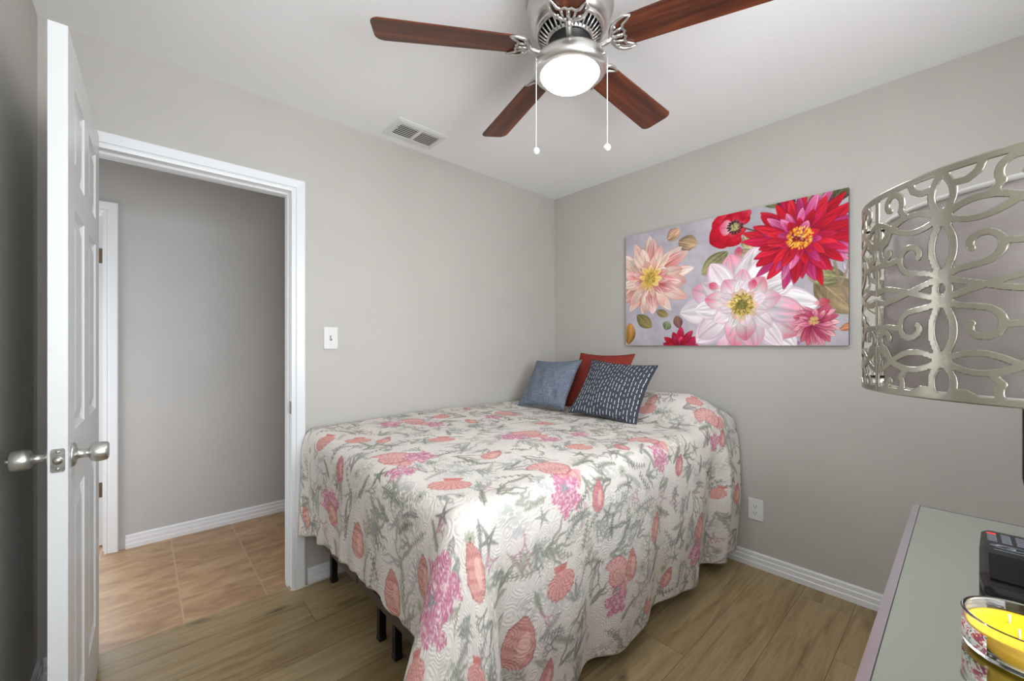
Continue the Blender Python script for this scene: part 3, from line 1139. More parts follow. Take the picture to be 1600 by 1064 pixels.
# shells and corals as printed on the cloth: (kind, a, b, size, angle)
MOTIFS = [
    ('scallop', 1.787, 1.149, 0.093, -0.79),
    ('nautilus', 1.444, 1.275, 0.087, -3.76),
    ('coral', 1.474, 1.396, 0.077, -3.64),
    ('pink', 1.311, 1.439, 0.058, -3.33),
    ('conch', 1.901, 1.475, 0.077, -3.22),
    ('scallop', 1.522, 1.663, 0.087, 0.00),
    ('longcoral', 2.023, 1.375, 0.066, -4.63),
    ('conch', 2.083, 1.221, 0.062, -4.58),
    ('longcoral', 2.108, 1.386, 0.064, -4.74),
    ('nautilus', 1.793, 0.752, 0.092, -4.07),
    ('coral', 1.702, 0.806, 0.075, -4.27),
    ('coral', 1.835, 0.920, 0.062, -4.08),
    ('scallop', 1.492, 0.637, 0.083, -0.68),
    ('conch', 1.480, 0.992, 0.062, -4.29),
    ('nautilus', 0.818, 1.281, 0.077, -3.68),
    ('coral', 0.854, 1.391, 0.069, -3.24),
    ('pink', 0.698, 1.448, 0.054, -3.82),
    ('conch', 0.920, 1.662, 0.062, -3.45),
    ('conch', 0.511, 1.782, 0.073, -3.67),
    ('coral', 0.547, 1.899, 0.069, -3.53),
    ('nautilus', 1.203, 1.756, 0.070, -3.68),
    ('conch', 1.113, 1.750, 0.062, -3.29),
    ('coral', 1.197, 1.864, 0.062, -3.55),
    ('scallop', 0.969, 1.980, 0.051, -0.83),
    ('conch', 1.690, 1.776, 0.083, -3.32),
    ('pink', 1.588, 1.929, 0.060, -3.41),
    ('conch', 2.221, 1.016, 0.075, -4.53),
    ('conch', 2.150, 0.728, 0.069, -4.69),
    ('longcoral', 2.097, 0.421, 0.061, -4.49),
    ('conch', 2.130, 0.445, 0.062, -3.96),
    ('pink', 1.935, 0.511, 0.060, -4.03),
    ('scallop', 1.883, 0.241, 0.075, -1.07),
    ('conch', 2.283, 0.102, 0.062, -4.00),
    ('nautilus', 0.241, 1.329, 0.077, -3.32),
    ('coral', 0.301, 1.431, 0.056, -3.66),
    ('pink', 0.217, 1.444, 0.046, -3.92),
    ('scallop', 0.301, 0.998, 0.068, -1.27),
    ('nautilus', 1.119, 0.824, 0.084, -3.97),
    ('coral', 1.209, 0.812, 0.075, -3.98),
    ('coral', 1.125, 0.980, 0.062, -4.09),
    ('scallop', 1.143, 1.161, 0.075, -0.74),
    ('nautilus', 1.402, 0.204, 0.084, -3.86),
    ('coral', 1.522, 0.174, 0.069, -3.97),
    ('coral', 1.336, 0.325, 0.062, -4.03),
    ('scallop', 1.209, 0.192, 0.068, -0.75),
    ('conch', 1.131, 0.373, 0.056, -3.31),
    ('nautilus', 0.830, 0.331, 0.070, -3.59),
    ('coral', 0.957, 0.361, 0.062, -3.79),
    ('scallop', 0.872, 0.698, 0.068, -0.92),
    ('coral', 0.932, 0.992, 0.050, -3.96),
    ('conch', 0.072, 1.776, 0.062, -3.46),
    ('scallop', 0.265, 1.715, 0.053, -0.59),
    ('conch', 0.229, 0.992, 0.050, -4.62),
    ('scallop', 0.180, 1.221, 0.060, -1.13),
    ('star', 1.480, 1.375, 0.026, -3.45),
    ('star', 2.077, 1.370, 0.033, -4.44),
    ('star', 1.203, 1.815, 0.022, -3.26),
    ('star', 0.553, 1.850, 0.024, -3.18),
    ('pink', 0.957, 0.096, 0.042, -3.48),
    ('scallop', 2.229, 1.402, 0.075, -0.96),
    ('scallop', 2.023, 1.674, 0.068, -0.67),
    ('scallop', 1.775, 0.373, 0.075, -0.50),
    ('conch', 1.678, 0.439, 0.050, -4.03),
    ('pink', 1.005, 1.275, 0.048, -3.66),
    ('conch', 0.770, 1.944, 0.050, -3.55),
]


def paint_quilt(A, B):
    Rs = Raster(A, B, (226, 219, 211))
    n = px_noise(A, B, 9, 1)
    Rs.C += ((n - 0.5) * 10)[..., None] * np.array([1.0, 0.9, 0.75])
    rng = np.random.RandomState(11)
    pts = []
    occ = [(m[1], m[2], m[3]) for m in MOTIFS]
    # faint green-grey wash patches
    for _ in range(330):
        u, v = rng.uniform(0, 2.5), rng.uniform(0, 2.2)
        w, x, y = Rs.local(u, v, rng.uniform(0, 6), 0.09)
        if w is None:
            continue
        q = np.exp(-((x / 0.05) ** 2 + (y / 0.03) ** 2)) * (px_noise(A[w], B[w], 120, 9) > 0.40)
        Rs.blend(w, q * 0.7, [(172, 172, 152), (178, 178, 180), (170, 176, 168)][rng.randint(3)])
    # a fine under-layer of grey foliage
    cnt = 0
    for _ in range(3000):
        u, v = rng.uniform(0, 2.5), rng.uniform(0, 2.2)
        if any((u - p[0]) ** 2 + (v - p[1]) ** 2 < (p[2] * 0.92) ** 2 for p in occ):
            continue
        if any((u - p[0]) ** 2 + (v - p[1]) ** 2 < 0.047 ** 2 for p in pts):
            continue
        pts.append((u, v))
        g = rng.randint(116, 156)
        col = (g + 4, g + rng.randint(3, 8), g - rng.randint(-4, 14))
        k = rng.rand()
        ang = rng.uniform(0, 6.28)
        if k < 0.26:
            sprig(Rs, u, v, rng.uniform(0.09, 0.15), ang, rng, col, 0.8, rng.randint(7, 12))
        elif k < 0.48:
            seaweed(Rs, u, v, rng.uniform(0.09, 0.17), ang, rng, rng.randint(3, 6), col, 0.75)
        elif k < 0.64:
            bubbles(Rs, u, v, rng.uniform(0.07, 0.13), ang, rng, col)
        elif k < 0.71:
            starfish(Rs, u, v, rng.uniform(0.028, 0.045), ang, col)
        elif k < 0.79:
            rosette(Rs, u, v, rng.uniform(0.014, 0.026), rng, (col[0] + 16, col[1] + 16, col[2] + 4))
        else:
            coral_twigs(Rs, u, v, rng.uniform(0.06, 0.10), ang, rng, col if rng.rand() < 0.75 else (184, 140, 150))
        cnt += 1
    for m in MOTIFS:
        k, u, v, s, ang = m[:5]
        if k == 'scallop':
            scallop(Rs, u, v, s, ang)
        elif k == 'nautilus':
            nautilus(Rs, u, v, s, ang)
        elif k == 'conch':
            conch(Rs, u, v, s, ang)
        elif k == 'pink':
            conch(Rs, u, v, s, ang, (206, 140, 146))
        elif k == 'coral':
            coral(Rs, u, v, s, ang)
        elif k == 'longcoral':
            coral(Rs, u, v, s, ang, 1.9)
        elif k == 'star':
            starfish(Rs, u, v, s, ang, (140, 152, 152))
    return np.clip(Rs.C, 0, 255)


def grid_mesh(name, P, colors, m, uv, parent=None, smooth=True):
    na, nb = P.shape[:2]
    me = bpy.data.meshes.new(name)
    nv = na * nb
    pts = P.reshape(-1, 3)
    if parent is not None:
        org = WO[parent.name]
    else:
        lo, hi = pts.min(0), pts.max(0)
        org = np.array([(lo[0] + hi[0]) / 2, (lo[1] + hi[1]) / 2, lo[2]])
    me.vertices.add(nv)
    me.vertices.foreach_set('co', (pts - org).astype(np.float32).ravel())
    idx = np.arange(nv).reshape(na, nb)
    q = np.stack([idx[:-1, :-1], idx[1:, :-1], idx[1:, 1:], idx[:-1, 1:]], -1).reshape(-1, 4)
    nf = len(q)
    me.loops.add(nf * 4)
    me.polygons.add(nf)
    me.loops.foreach_set('vertex_index', q.astype(np.int32).ravel())
    me.polygons.foreach_set('loop_start', np.arange(0, nf * 4, 4, dtype=np.int32))
    me.polygons.foreach_set('loop_total', np.full(nf, 4, dtype=np.int32))
    me.update(calc_edges=True)
    me.polygons.foreach_set('use_smooth', np.full(nf, smooth))
    if colors is not None:
        ca = me.attributes.new('pattern', 'FLOAT_COLOR', 'POINT')
        c = np.ones((nv, 4), np.float32)
        c[:, :3] = lin(colors.reshape(-1, 3) / 255.0 * 0.9999)
        ca.data.foreach_set('color', c.ravel())
    if uv is not None:
        ul = me.uv_layers.new(name='UVMap')
        ul.data.foreach_set('uv', uv.reshape(-1, 2)[q.ravel()].astype(np.float32).ravel())
    me.materials.append(m)
    o = bpy.data.objects.new(name, me)
    COL.objects.link(o)
    if parent is not None:
        o.parent = parent
    else:
        o.location = org
    WO[o.name] = org
    return o


QA, QB, QP = quilt_grid()
quilt = grid_mesh('bedspread', QP, paint_quilt(QA, QB), M['quilt'], np.stack([QA, QB], -1))
tag(quilt, 'cream quilted bedspread printed with pink seashells and grey seaweed, draped over the bed', 'bedspread')
sol = quilt.modifiers.new('thickness', 'SOLIDIFY')
sol.thickness = 0.005
sol.offset = 1.0
# binding along the hem
edge = [QP[-1, j] for j in range(0, QP.shape[1], 3)] + [QP[i, -1] for i in range(QP.shape[0] - 1, 0, -3)]
build('hem_binding', MB().tube([Vector(p) for p in edge], 0.0052, 6), M['binding'], quilt)


# ------------------------------------------------------------------ throw pillows
def throw_pillow(BL, e, tilt, wd, ht, th, roll, m, label, seed, mp_):
    """BL: lower left corner, e: horizontal unit direction along the lower edge, tilt from horizontal, roll turns it in its own plane."""
    e = np.array([e[0], e[1], 0.0])
    e /= np.linalg.norm(e)
    out = np.array([-e[1], e[0], 0.0])
    if out[0] < 0:
        out = -out
    u = out * math.cos(R(tilt)) + np.array([0, 0, 1]) * math.sin(R(tilt))
    n = np.cross(e, u)
    if n[0] > 0:
        n = -n                      # front faces the camera / foot
    cr, sr = math.cos(R(roll)), math.sin(R(roll))
    e2, u2 = e * cr + u * sr, -e * sr + u * cr
    N = 44
    s = np.linspace(-1, 1, N)
    S, T = np.meshgrid(s, s, indexing='ij')
    # side edges draw in, corners stay pointed
    X = S * wd / 2 * (1 - 0.09 * (1 - T ** 2))
    Y = T * ht / 2 * (1 - 0.09 * (1 - S ** 2))
    rng = np.random.RandomState(seed)
    prof = (np.clip((1 - S ** 2), 0, 1) ** 0.55) * (np.clip((1 - T ** 2), 0, 1) ** 0.55)
    wr = 0.10 * np.sin(S * 4 + rng.uniform(0, 6)) * np.sin(T * 3 + rng.uniform(0, 6)) + 0.05 * np.sin(S * 11 + 4 * T + rng.uniform(0, 6))
    # crumpled lower corner
    wr = wr - 0.30 * np.exp(-((S - 0.55) ** 2 + (T + 0.62) ** 2) / 0.02) + 0.12 * np.exp(-((S - 0.75) ** 2 + (T + 0.8) ** 2) / 0.02)
    C = np.array(BL) + e2 * wd / 2 + u2 * ht / 2
    mb = MB()
    verts, uvs = [], []
    grids = []
    for sg in (1, -1):
        Z = sg * th / 2 * prof * (1 + (wr if sg > 0 else 0))
        P = C + X[..., None] * e2 + Y[..., None] * u2 + Z[..., None] * n
        grids.append(P)
    idx = {}
    fs = []
    for gi, P in enumerate(grids):
        for i in range(N):
            for j in range(N):
                border = i in (0, N - 1) or j in (0, N - 1)
                if gi == 1 and border:
                    idx[(1, i, j)] = idx[(0, i, j)]
                else:
                    idx[(gi, i, j)] = len(verts)
                    verts.append(P[i, j])
                    uvs.append(((S[i, j] + 1) / 2 * wd / 0.45, (T[i, j] + 1) / 2 * ht / 0.45))
        for i in range(N - 1):
            for j in range(N - 1):
                fs.append((idx[(gi, i, j)], idx[(gi, i + 1, j)], idx[(gi, i + 1, j + 1)], idx[(gi, i, j + 1)]))
    mb.add(verts, fs, True)
    mb.uv = uvs
    o = build('throw_pillow', mb, m)
    tag(o, label, 'pillow')
    # piped seam
    P = grids[0]
    bd = [P[i, 0] for i in range(N)] + [P[N - 1, j] for j in range(1, N)] + [P[i, N - 1] for i in range(N - 2, -1, -1)] + [P[0, j] for j in range(N - 2, -1, -1)]
    pm = MB().tube([Vector(p) for p in bd], 0.0038, 6)
    pm.uv = [(0.012, 0.02)] * len(pm.v)
    build('seam_piping', pm, mp_, o)
    return o


throw_pillow((-0.595, -0.190, 0.815), (0.04, -1), 54, 0.395, 0.375, 0.125, 3, M['p_blue'], 'small slate blue woven throw pillow, leftmost on the bed', 3, mat('slate_piping', (98, 107, 122), 0.85))
throw_pillow((-0.395, -0.430, 0.818), (-0.10, -1), 64, 0.46, 0.40, 0.10, 0, M['p_red'], 'rust red throw pillow tucked behind the blue and the dashed pillows', 5, mat('rust_piping', (130, 50, 40), 0.85))
throw_pillow((-0.585, -0.635, 0.820), (0.13, -1), 52, 0.445, 0.405, 0.125, -4, M['p_dark'], 'charcoal throw pillow with white dashed stripes in front of the red one', 8, mat('charcoal_piping', (60, 64, 74), 0.85))

# ------------------------------------------------------------------ ceiling fan
FX, FY = -1.439, -1.361
fan = empty('ceiling_fan', (FX, FY, 2.14), 'five-blade brushed nickel ceiling fan with dark walnut blades and a lit globe', 'ceiling fan')
mb = MB().lathe(FX, FY, [(0.0, H), (0.150, H), (0.152, 2.425), (0.146, 2.412), (0.146, 2.400), (0.150, 2.394), (0.148, 2.382), (0.138, 2.372), (0.136, 2.345), (0.128, 2.330), (0.118, 2.322), (0.0, 2.322)], 64)
build('motor_housing', mb, M['nickel'], fan)
# vented ring: slits between radial ribs over a dark core
mb = MB().lathe(FX, FY, [(0.0, 2.321), (0.104, 2.321), (0.072, 2.288), (0.062, 2.262), (0.062, 2.238), (0.0, 2.238)], 48)
build('motor_core', mb, M['black_matte'], fan)
mb = MB()
mb.lathe(FX, FY, [(0.118, 2.323), (0.119, 2.314), (0.112, 2.308), (0.104, 2.312), (0.104, 2.323)], 64)
mb.lathe(FX, FY, [(0.082, 2.292), (0.080, 2.284), (0.072, 2.282), (0.070, 2.290)], 64)
for k in range(36):
    a = 2 * math.pi * k / 36
    ca, sa_ = math.cos(a), math.sin(a)
    mb.tube([(FX + 0.108 * ca, FY + 0.108 * sa_, 2.312), (FX + 0.078 * ca, FY + 0.078 * sa_, 2.286)], 0.0036, 6)
build('vent_ring', mb, M['nickel'], fan)
# switch housing and light pan
mb = MB().lathe(FX, FY, [(0.0, 2.252), (0.050, 2.252), (0.054, 2.244), (0.072, 2.238), (0.100, 2.230), (0.118, 2.218), (0.1265, 2.203), (0.1275, 2.190), (0.125, 2.180), (0.117, 2.172), (0.106, 2.167), (0.099, 2.167), (0.097, 2.172), (0.0, 2.18)], 72)
pan = build('light_pan', mb, M['nickel'], fan)
for k in range(3):
    a = R(20 + 120 * k - 100)
    build('thumb_screw', MB().tube([(FX + r_ * math.cos(a), FY + r_ * math.sin(a), 2.192) for r_ in (0.120, 0.133)], 0.0042, 10), M['nickel'], pan)
mb = MB()
pr = [(0.0965, 2.180), (0.0965, 2.172)] + [(0.0965 * math.cos(q), 2.170 - 0.040 * math.sin(q)) for q in np.linspace(0, math.pi / 2, 14)]
pr[-1] = (0.0005, 2.130)
mb.lathe(FX, FY, pr, 64, cap=True)
build('light_globe', mb, M['globe'], fan)


def blade(ang):
    ca, sa_ = math.cos(ang), math.sin(ang)
    pitch = R(-11)
    ZB = 2.256

    def P(r, s, d=0.0):
        # r along blade, s across, d below
        z = ZB + s * math.sin(pitch) - d
        y = s * math.cos(pitch)
        return (FX + r * ca - y * sa_, FY + r * sa_ + y * ca, z)
    r0, r1 = 0.150, 0.660
    outl = []
    n = 8
    w0, w1, c0, c1 = 0.054, 0.066, 0.045, 0.030
    for cx, cy, rr, a0 in ((r1 - c1, w1 - c1, c1, 90), (r1 - c1, -(w1 - c1), c1, 0), (r0 + c0, -(w0 - c0), c0, -90), (r0 + c0, w0 - c0, c0, -180)):
        for k in range(n + 1):
            a = R(a0 - 90 * k / n)
            outl.append((cx + rr * math.cos(a), cy + rr * math.sin(a)))
    mb = MB()
    N = len(outl)
    rings = []
    uv = []
    for d, ins in ((0.0, 0.0015), (-0.0015, 0), (-0.0045, 0), (-0.006, 0.0015)):
        rings.append([P(x - ins * (1 if x > 0.4 else -1), y * (1 - ins / 0.06), d) for x, y in outl])
        uv += [(x + ang * 3.1, y + ang) for x, y in outl]
    mb.loft(rings, cap=True)
    mb.uv = uv
    bl = build('blade', mb, M['blade'], fan)
    # cast iron: arm from the hub, crescent with horns, bat-wing web and centre prong
    ib = MB()
    arm = [(0.055, 2.266), (0.072, 2.254), (0.092, 2.242), (0.112, 2.240), (0.130, 2.244), (0.147, 2.248)]
    ib.tube([(FX + r * ca, FY + r * sa_, z) for r, z in arm], [0.010, 0.009, 0.0085, 0.009, 0.010, 0.008], 10)
    d = 0.0045
    cres = [(0.217, 0.056), (0.195, 0.060), (0.173, 0.054), (0.156, 0.040), (0.147, 0.020), (0.144, 0.0)]
    cres = cres + [(x, -y) for x, y in cres[-2::-1]]
    ib.tube([P(x, y, d) for x, y in cres], [0.0025, 0.0050, 0.0065, 0.0072, 0.0075, 0.0077, 0.0075, 0.0072, 0.0065, 0.0050, 0.0025], 8)
    bat = [(0.217, 0.056), (0.205, 0.046), (0.189, 0.036), (0.183, 0.022), (0.191, 0.010), (0.184, 0.0)]
    bat = bat + [(x, -y) for x, y in bat[-2::-1]]
    ib.tube([P(x, y, d) for x, y in bat], [0.0025, 0.0045, 0.0056, 0.0056, 0.0050, 0.0056, 0.0050, 0.0056, 0.0056, 0.0045, 0.0025], 8)
    for sg in (-1, 1):
        ib.tube([P(0.147, 0.012 * sg, d), P(0.165, 0.020 * sg, d), P(0.184, 0.024 * sg, d)], 0.0047, 8)
    ib.tube([P(0.143, 0, d), P(0.184, 0, d)], [0.0088, 0.0050], 8)
    for q in ((0.161, 0.034), (0.161, -0.034), (0.177, 0.0)):
        p = Vector(P(q[0], q[1], 0.0100))
        ib.tube([p, p + Vector((0, 0, 0.0100))], 0.0056, 10)
    build('blade_iron', ib, M['nickel'], bl)


for k in range(5):
    blade(R(2.4 + 72 * k))


def pull_chain(px, py, zt, zb):
    mb = MB()
    n = int((zt - zb) / 0.0048)
    mb.tube([(px, py, zt), (px, py, zb)], 0.0009, 6)
    for k in range(n):
        z = zb + k * 0.0048
        mb.add([(px + 0.0017, py, z), (px - 0.0017, py, z), (px, py + 0.0017, z), (px, py - 0.0017, z), (px, py, z + 0.0019), (px, py, z - 0.0019)],
               [(0, 2, 4), (2, 1, 4), (1, 3, 4), (3, 0, 4), (2, 0, 5), (1, 2, 5), (3, 1, 5), (0, 3, 5)], True)
    ch = build('pull_chain', mb, M['ball'], fan)
    r = 0.0115
    bb_ = MB().lathe(px, py, [(0.0008, zb + 0.004)] + [(r * math.sin(q), zb - r * 0.8 + r * math.cos(q)) for q in np.linspace(0.25, math.pi - 0.05, 14)], 20, cap=True)
    build('pull_ball', bb_, M['ball'], ch)
    return ch


pull_chain(-1.5636, -1.3205, 2.196, 1.8913)
pull_chain(-1.3910, -1.4829, 2.196, 1.9016)


# ------------------------------------------------------------------ ceiling vent
vx0, vx1, vy0, vy1 = -1.532, -1.226, -0.278, -0.072
vent = empty('ceiling_vent', ((vx0 + vx1) / 2, (vy0 + vy1) / 2, H), 'white ceiling air vent with dark slots above the doorway wall', 'vent')
mb = MB()
ix0, ix1, iy0, iy1 = vx0 + 0.036, vx1 - 0.030, vy0 + 0.046, vy1 - 0.036
O = [(vx0, vy0), (vx1, vy0), (vx1, vy1), (vx0, vy1)]
I = [(ix0, iy0), (ix1, iy0), (ix1, iy1), (ix0, iy1)]
mid = lambda f: [(a[0] + (b[0] - a[0]) * f, a[1] + (b[1] - a[1]) * f) for a, b in zip(O, I)]
mb.loft([[(*p, H) for p in O], [(*p, H - 0.004) for p in O], [(*p, H - 0.009) for p in mid(0.35)], [(*p, H - 0.009) for p in mid(0.97)], [(*p, H - 0.001) for p in I]])
xm = (ix0 + ix1) / 2
mb.box(xm - 0.008, xm + 0.008, iy0, iy1, H - 0.009, H - 0.002)
build('frame', mb, M['plastic'], vent)
build('duct_opening', MB().box(ix0, ix1, iy0, iy1, H - 0.002, H - 0.0005), M['dark'], vent)
for xa, xb in ((ix0, xm - 0.008), (xm + 0.008, ix1)):
    for k in range(7):
        y = iy0 + (k + 0.5) * (iy1 - iy0) / 7
        prof = [(y - 0.0035, H - 0.0095), (y + 0.0025, H - 0.0088), (y + 0.0085, H - 0.002), (y + 0.0065, H - 0.002), (y + 0.0010, H - 0.0075), (y - 0.0035, H - 0.0080)]
        s = MB().loft([[(xa, p, q) for p, q in prof], [(xb, p, q) for p, q in prof]], cap=True)
        build('louver', s, M['plastic'], vent)
build('damper_lever', MB().tube([(ix0 - 0.008, iy0 + 0.030, H - 0.008), (ix0 - 0.008, iy0 + 0.030, H - 0.022)], 0.003, 8), M['nickel'], vent)

# ------------------------------------------------------------------ light switch and power outlet
sw = empty('light_switch', (-1.789, 0, 1.212), 'white single light switch on the wall right of the doorway', 'light switch')
sx, sz = -1.789, 1.272
mb = MB().box(sx - 0.037, sx + 0.037, -0.007, 0, sz - 0.060, sz + 0.060, 0.004)
build('cover_plate', mb, M['plastic'], sw)
mb = MB().box(sx - 0.0055, sx + 0.0055, -0.0085, -0.006, sz - 0.0125, sz + 0.0125)
build('switch_slot', mb, M['button'], sw)
mb = MB().add([(sx - 0.0042, -0.007, sz - 0.009), (sx + 0.0042, -0.007, sz - 0.009), (sx + 0.0042, -0.007, sz + 0.006), (sx - 0.0042, -0.007, sz + 0.006),
               (sx - 0.0035, -0.018, sz + 0.001), (sx + 0.0035, -0.018, sz + 0.001), (sx + 0.0035, -0.017, sz + 0.010), (sx - 0.0035, -0.017, sz + 0.010)],
              [(0, 1, 2, 3), (4, 5, 6, 7), (0, 1, 5, 4), (1, 2, 6, 5), (2, 3, 7, 6), (3, 0, 4, 7)])
build('toggle', mb, M['plastic'], sw)
for d in (-0.030, 0.030):
    build('screw', MB().tube([(sx, -0.0065, sz + d), (sx, -0.0082, sz + d)], 0.003, 12), M['plastic'], sw)

ol = empty('power_outlet', (0, -1.498, 0.258), 'white duplex power outlet low on the wall right of the bed', 'power outlet')
oy, oz = -1.498, 0.319
build('cover_plate', MB().box(-0.007, 0, oy - 0.0385, oy + 0.0385, oz - 0.060, oz + 0.060, 0.004), M['plastic'], ol)
for d in (-0.0195, 0.0195):
    mb = MB()
    rr = [( -0.0095, oy + 0.0165 * math.cos(a), oz + d + 0.0140 * max(-0.86, min(0.86, math.sin(a)))) for a in np.linspace(0, 2 * math.pi, 29)[:-1]]
    mb.loft([[(-0.006, p[1], p[2]) for p in rr], rr], cap=True)
    rc = build('receptacle', mb, M['plastic'], ol)
    sl = MB()
    for yy in (-0.0062, 0.0062):
        sl.box(-0.0099, -0.0090, oy + yy - 0.0011, oy + yy + 0.0011, oz + d - 0.001, oz + d + 0.007)
    sl.tube([(-0.0090, oy, oz + d - 0.0065), (-0.0099, oy, oz + d - 0.0065)], 0.0024, 10)
    build('slots', sl, M['dark'], rc)
build('screw', MB().tube([(-0.0065, oy, oz), (-0.0082, oy, oz)], 0.003, 12), M['nickel'], ol)

# ------------------------------------------------------------------ floral canvas
PY0, PY1, PZ0, PZ1, PXF = -0.692, -1.908, 1.232, 1.990, -0.030
PWD, PHT = PY0 - PY1, PZ1 - PZ0
BGC = (184, 178, 186)


def petal(Rs, u, v, ang, L, W, cols, sharp=0.9, streak=14, seed=0, al=1.0, curve=0.0, edge=(120, 50, 70), eal=0.35):
    """petal growing from (u,v) along ang; cols = base, middle, tip"""
    w, x, y = Rs.local(u, v, ang, L * 1.05)
    if w is None:
        return
    t = x / L
    y = y - curve * L * t * t
    tt = np.clip(t, 0, 1)
    wd = W * np.sin(np.pi * tt ** (0.75 + 0.5 * sharp)) ** (0.75) + 1e-6
    q = y / wd
    d = wd - np.abs(y)
    a = np.clip(d / 0.004 + 0.5, 0, 1) * (t > 0.0) * (t < 1.0)
    c0, c1, c2 = [np.asarray(c, float) for c in cols]
    n = px_noise(q * 3 + seed, t * 1.3 + seed * 3, streak / 5.0, seed) - 0.5
    ts = np.clip(tt + n * 0.35, 0, 1)[..., None]
    col = np.where(ts < 0.5, c0 + (c1 - c0) * ts * 2, c1 + (c2 - c1) * (ts * 2 - 1))
    col = col * (1 + 0.22 * n[..., None])
    # central vein and darker rim are painted on the canvas
    col = col * (1 - 0.10 * np.exp(-(q / 0.12) ** 2)[..., None])
    e = np.clip((np.abs(q) - 0.72) / 0.28, 0, 1)[..., None] * eal
    col = col * (1 - e) + np.asarray(edge, float) * e
    aa = (a * al)[..., None]
    Rs.C[w] = Rs.C[w] * (1 - aa) + col * aa


def leaf(Rs, u, v, ang, L, W, col, seed=0):
    c = np.asarray(col, float)
    petal(Rs, u, v, ang, L, W, (c * 0.72, c, c * 1.18), 0.6, 10, seed, 1.0, 0.06, tuple(c * 0.5), 0.45)
    ca, sa_ = math.cos(ang), math.sin(ang)
    Rs.stroke([(u, v), (u + L * ca * 0.95, v + L * sa_ * 0.95)], [0.003, 0.001], tuple(np.minimum(c * 1.35, 255)), 0.7)
    for k in range(1, 6):
        s = k / 6.5
        for sg in (-1, 1):
            p = np.array([u + L * s * ca, v + L * s * sa_])
            a = ang + sg * 0.75
            e = p + W * 0.75 * np.array([math.cos(a), math.sin(a)])
            Rs.stroke([p, e], [0.0018, 0.0008], tuple(np.minimum(c * 1.25, 255)), 0.5)


def stamens(Rs, u, v, r, cols, rng, n=120):
    for _ in range(n):
        a, q = rng.uniform(0, 6.283), r * math.sqrt(rng.uniform(0, 1))
        p = (u + q * math.cos(a), v + q * math.sin(a))
        e = (p[0] + 0.008 * math.cos(a), p[1] + 0.008 * math.sin(a))
        Rs.stroke([p, e], [0.0036, 0.0024], cols[rng.randint(len(cols))], 0.95)


def flower(Rs, u, v, layers, seed):
    rng = np.random.RandomState(seed)
    for (n, L, W, cols, jit, off, sharp, edge, eal) in layers:
        order = list(range(n))
        rng.shuffle(order)
        for k in order:
            a = off + 2 * math.pi * k / n + rng.uniform(-jit, jit)
            l = L * rng.uniform(0.86, 1.08)
            cc = [np.clip(np.asarray(c, float) * rng.uniform(0.9, 1.08), 0, 255) for c in cols[rng.randint(len(cols))]]
            r0 = 0.12 * L
            petal(Rs, u + r0 * math.cos(a), v + r0 * math.sin(a), a, l - r0, W * rng.uniform(0.85, 1.12), cc, sharp, 14, rng.randint(1000), 1.0, rng.uniform(-.12, .12), edge, eal)


